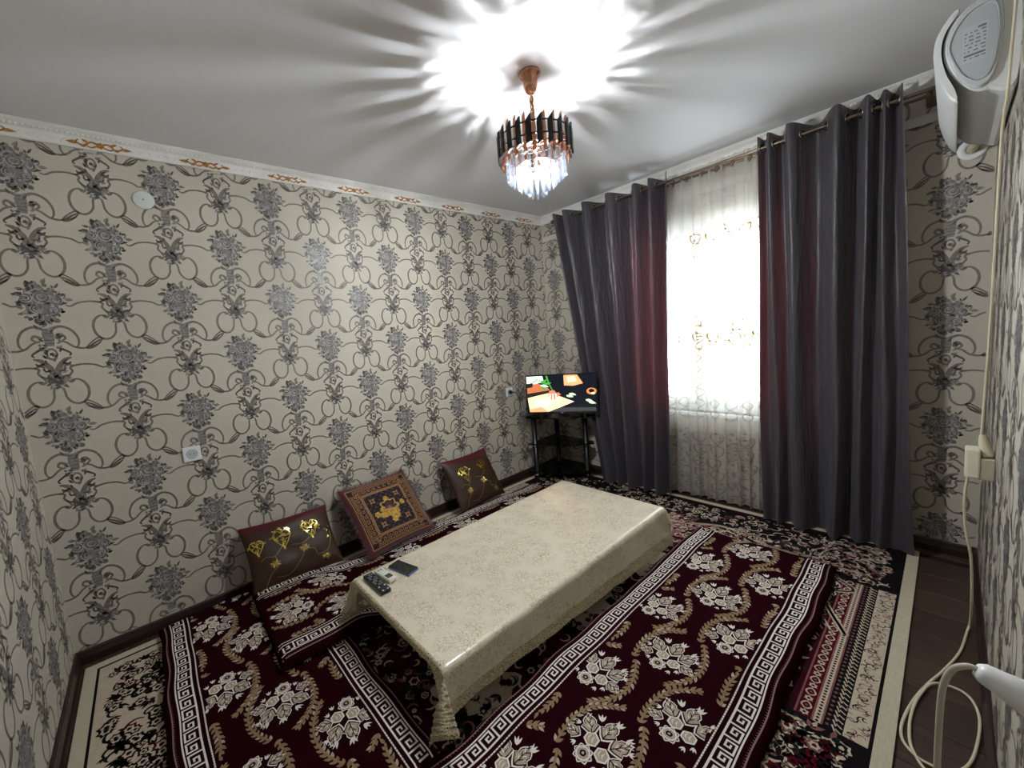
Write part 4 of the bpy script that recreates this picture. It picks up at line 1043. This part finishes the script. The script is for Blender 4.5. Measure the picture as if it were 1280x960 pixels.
# ------------------------------------------------------------------ air conditioner on the right wall, pipe and wiring
acw = mat('ac_white', (222, 223, 222), .32); acg = mat('ac_grey', (196, 200, 202), .4); acd = mat('ac_dark', (40, 42, 44), .5)
def extrude_x(name, prof, x0, x1, m, parent, smooth=True, insets=()):
    P = catmull(prof, 5, True); k = len(P); V = []
    for x, sc in ((x0, .94), (x0+.012, 1), (x1-.012, 1), (x1, .94)):
        c = P.mean(0); Q = c+(P-c)*sc; V += [(x, d, z) for d, z in Q]
    bm = bmesh.new(); vs = [bm.verts.new(p) for p in V]
    for r_ in range(3):
        for i in range(k): bm.faces.new((vs[r_*k+i], vs[r_*k+(i+1) % k], vs[(r_+1)*k+(i+1) % k], vs[(r_+1)*k+i]))
    bm.faces.new(vs[:k]); bm.faces.new(vs[3*k:][::-1]); bmesh.ops.recalc_face_normals(bm, faces=bm.faces)
    return link(name, bm_mesh(name, bm, m), parent)
def air_con():
    X0, X1 = 2.72, 3.5; Zb = 2.12
    o = props(empty('air_conditioner', ((X0+X1)/2, -WY, Zb)), 'white wall mounted split air conditioner with a specification sticker on its end', 'air conditioner')
    h = (X1-X0)/2
    body = [(.0, .0), (.06, .002), (.10, .02), (.145, .09), (.165, .17), (.15, .25), (.10, .295), (.03, .30), (0, .30)]
    extrude_x('body', body, -h, h, acw, o)
    panel = [(.128, -.008), (.150, .02), (.174, .09), (.188, .165), (.180, .235), (.145, .29), (.132, .286), (.164, .23), (.170, .165), (.156, .09), (.135, .03)]
    extrude_x('front_panel', panel, -h-.004, h+.004, acw, o)
    cap = [(.055, .03), (.085, .012), (.12, .05), (.146, .12), (.158, .18), (.14, .245), (.10, .288), (.05, .29), (.035, .2), (.04, .1)]
    extrude_x('end_cap', [(d, z) for d, z in cap], -h-.012, -h+.01, acg, o)
    extrude_x('end_cap_recess', [(.05+(d-.05)*.86+.008, .15+(z-.15)*.82) for d, z in cap], -h-.0128, -h-.004, mat('ac_recess', (180, 186, 190), .45), o)
    box('louver', (-h+.05, .07, -.006), (h-.05, .14, .004), acg, o, bev=.003).rotation_euler = (math.radians(28), 0, 0)
    st_ = box('sticker', (-h-.0136, .068, .10), (-h-.0126, .122, .215), mat('sticker_pale', (188, 194, 198), .5), o)
    r = random.Random(6); bm = bmesh.new()
    for i in range(9):
        z = .207-.0115*i
        if i in (0, 7): bm_box(bm, (-h-.0142, .072, z-.006), (-h-.0135, .118 if i else .09, z))
        else:
            y = .072
            while y < .116:
                L = r.uniform(.004, .012); bm_box(bm, (-h-.0142, y, z-.0035), (-h-.0135, min(y+L, .118), z)); y += L+r.uniform(.003, .008)
    link('sticker_print', bm_mesh('sticker_print', bm, mat('sticker_ink', (110, 112, 116), .6)), st_)
    return o
air_con()
pipe_b = mat('pipe_sleeve', (206, 196, 170), .6)
pp_ = props(empty('pipe_rosette', (LX, -2.812, 2.166)), 'white round wall rosette with a beige pipe going into the wall', 'pipe')
lathe('rosette', [(.024, 0), (.05, 0), (.052, .003), (.048, .008), (.026, .009), (.024, .004)], sock_w, pp_, 32, (0, 0, 0), 'x')
bpy.data.objects['rosette'].scale.x = -1
tube('pipe', [(.02, 0, 0), (-.03, 0, .0), (-.10, -.015, .01), (-.17, -.03, .012), (-.24, -.035, .012)], .02, pipe_b, pp_, 14)
cab = mat('cable_cream', (214, 204, 176), .45)
ac_c = props(empty('air_conditioner_cable', (2.86, -2.852, .873)), 'cream power cable running down the corner from the air conditioner to the adapter', 'cable')
pts = np.array([(2.66, -2.872, 2.36), (2.66, -2.868, 2.251), (2.66, -2.864, 2.088), (2.7, -2.858, 1.954), (2.76, -2.858, 1.624), (2.82, -2.858, 1.286), (2.86, -2.855, 1.039), (2.86, -2.853, .90), (2.862, -2.857, .872)])-np.array((2.86, -2.852, .873))
tube('cord', pts, .0038, cab, ac_c); tube('plug_body', [(0, -.003, .03), (.0, -.006, .0), (.0, -.014, -.035), (0, -.02, -.05)], [.008, .013, .017, .017], cab, ac_c, 12)
ad = props(empty('power_adapter', (2.86, -WY, .735)), 'cream box shaped power adapter plugged into the wall beside the corner', 'adapter')
box('casing', (-.035, .036, .0), (.035, .074, .115), mat('adapter_cream', (224, 220, 196), .4), ad, bev=.006)
box('base', (-.03, .0, -.005), (.03, .04, .08), mat('adapter_base', (186, 180, 158), .5), ad, bev=.004)
fc = props(empty('loose_floor_cable', (2.3, -2.76, .006)), 'thin cream cable hanging from the adapter and coiled on the bare floor', 'cable')
pts = [(2.86, -2.826, .745), (2.86, -2.818, .648), (2.865, -2.824, .515), (2.88, -2.842, .386), (2.92, -2.85, .2), (3.0, -2.852, .05), (2.976, -2.844, .007), (2.806, -2.823, .006), (2.642, -2.782, .006), (2.52, -2.744, .006), (2.392, -2.712, .006), (2.254, -2.692, .006), (2.177, -2.698, .006), (2.137, -2.729, .006), (2.131, -2.763, .006), (2.145, -2.803, .006), (2.213, -2.838, .006), (2.338, -2.858, .006), (2.458, -2.863, .006), (2.537, -2.843, .008), (2.552, -2.802, .010), (2.52, -2.754, .014), (2.42, -2.724, .010), (2.304, -2.71, .007), (2.19, -2.713, .009), (2.121, -2.732, .013), (2.0, -2.79, .006), (1.6, -2.83, .006)]
tube('cord', np.array(pts)-np.array((2.3, -2.76, .006)), .0045, cab, fc, 8, 8)
# socket with the big white plug close to the entrance
s2 = props(empty('wall_socket', (1.1, -WY, 1.0)), 'white wall socket holding the big white plug', 'socket')
box('plate', (-.042, 0, -.042), (.042, .012, .042), sock_w, s2, bev=.004)
pw = props(empty('white_plug', (1.1, -WY+.012, 1.0)), 'big white plug with a thick grey cable hanging straight down', 'plug')
pb = lathe('plug_body', [(0, 0), (.0205, 0), (.0215, -.03), (.0175, -.036), (.018, -.05), (.013, -.07), (.011, -.082), (.007, -.087), (0, -.087)], sock_w, pw, 20, (0, 0, 0), 'y')
pb.rotation_euler = (.36, 0, 0)
tube('cord', [(0, .076, .029), (0, .086, .031), (0, .098, .02), (0, .104, -.002), (0, .106, -.03), (0, .1065, -.07), (0, .1065, -.12), (0, .105, -.2), (0, .095, -.5), (0, .06, -.985)], .0032, mat('cable_grey', (176, 170, 154), .45), pw, 10)
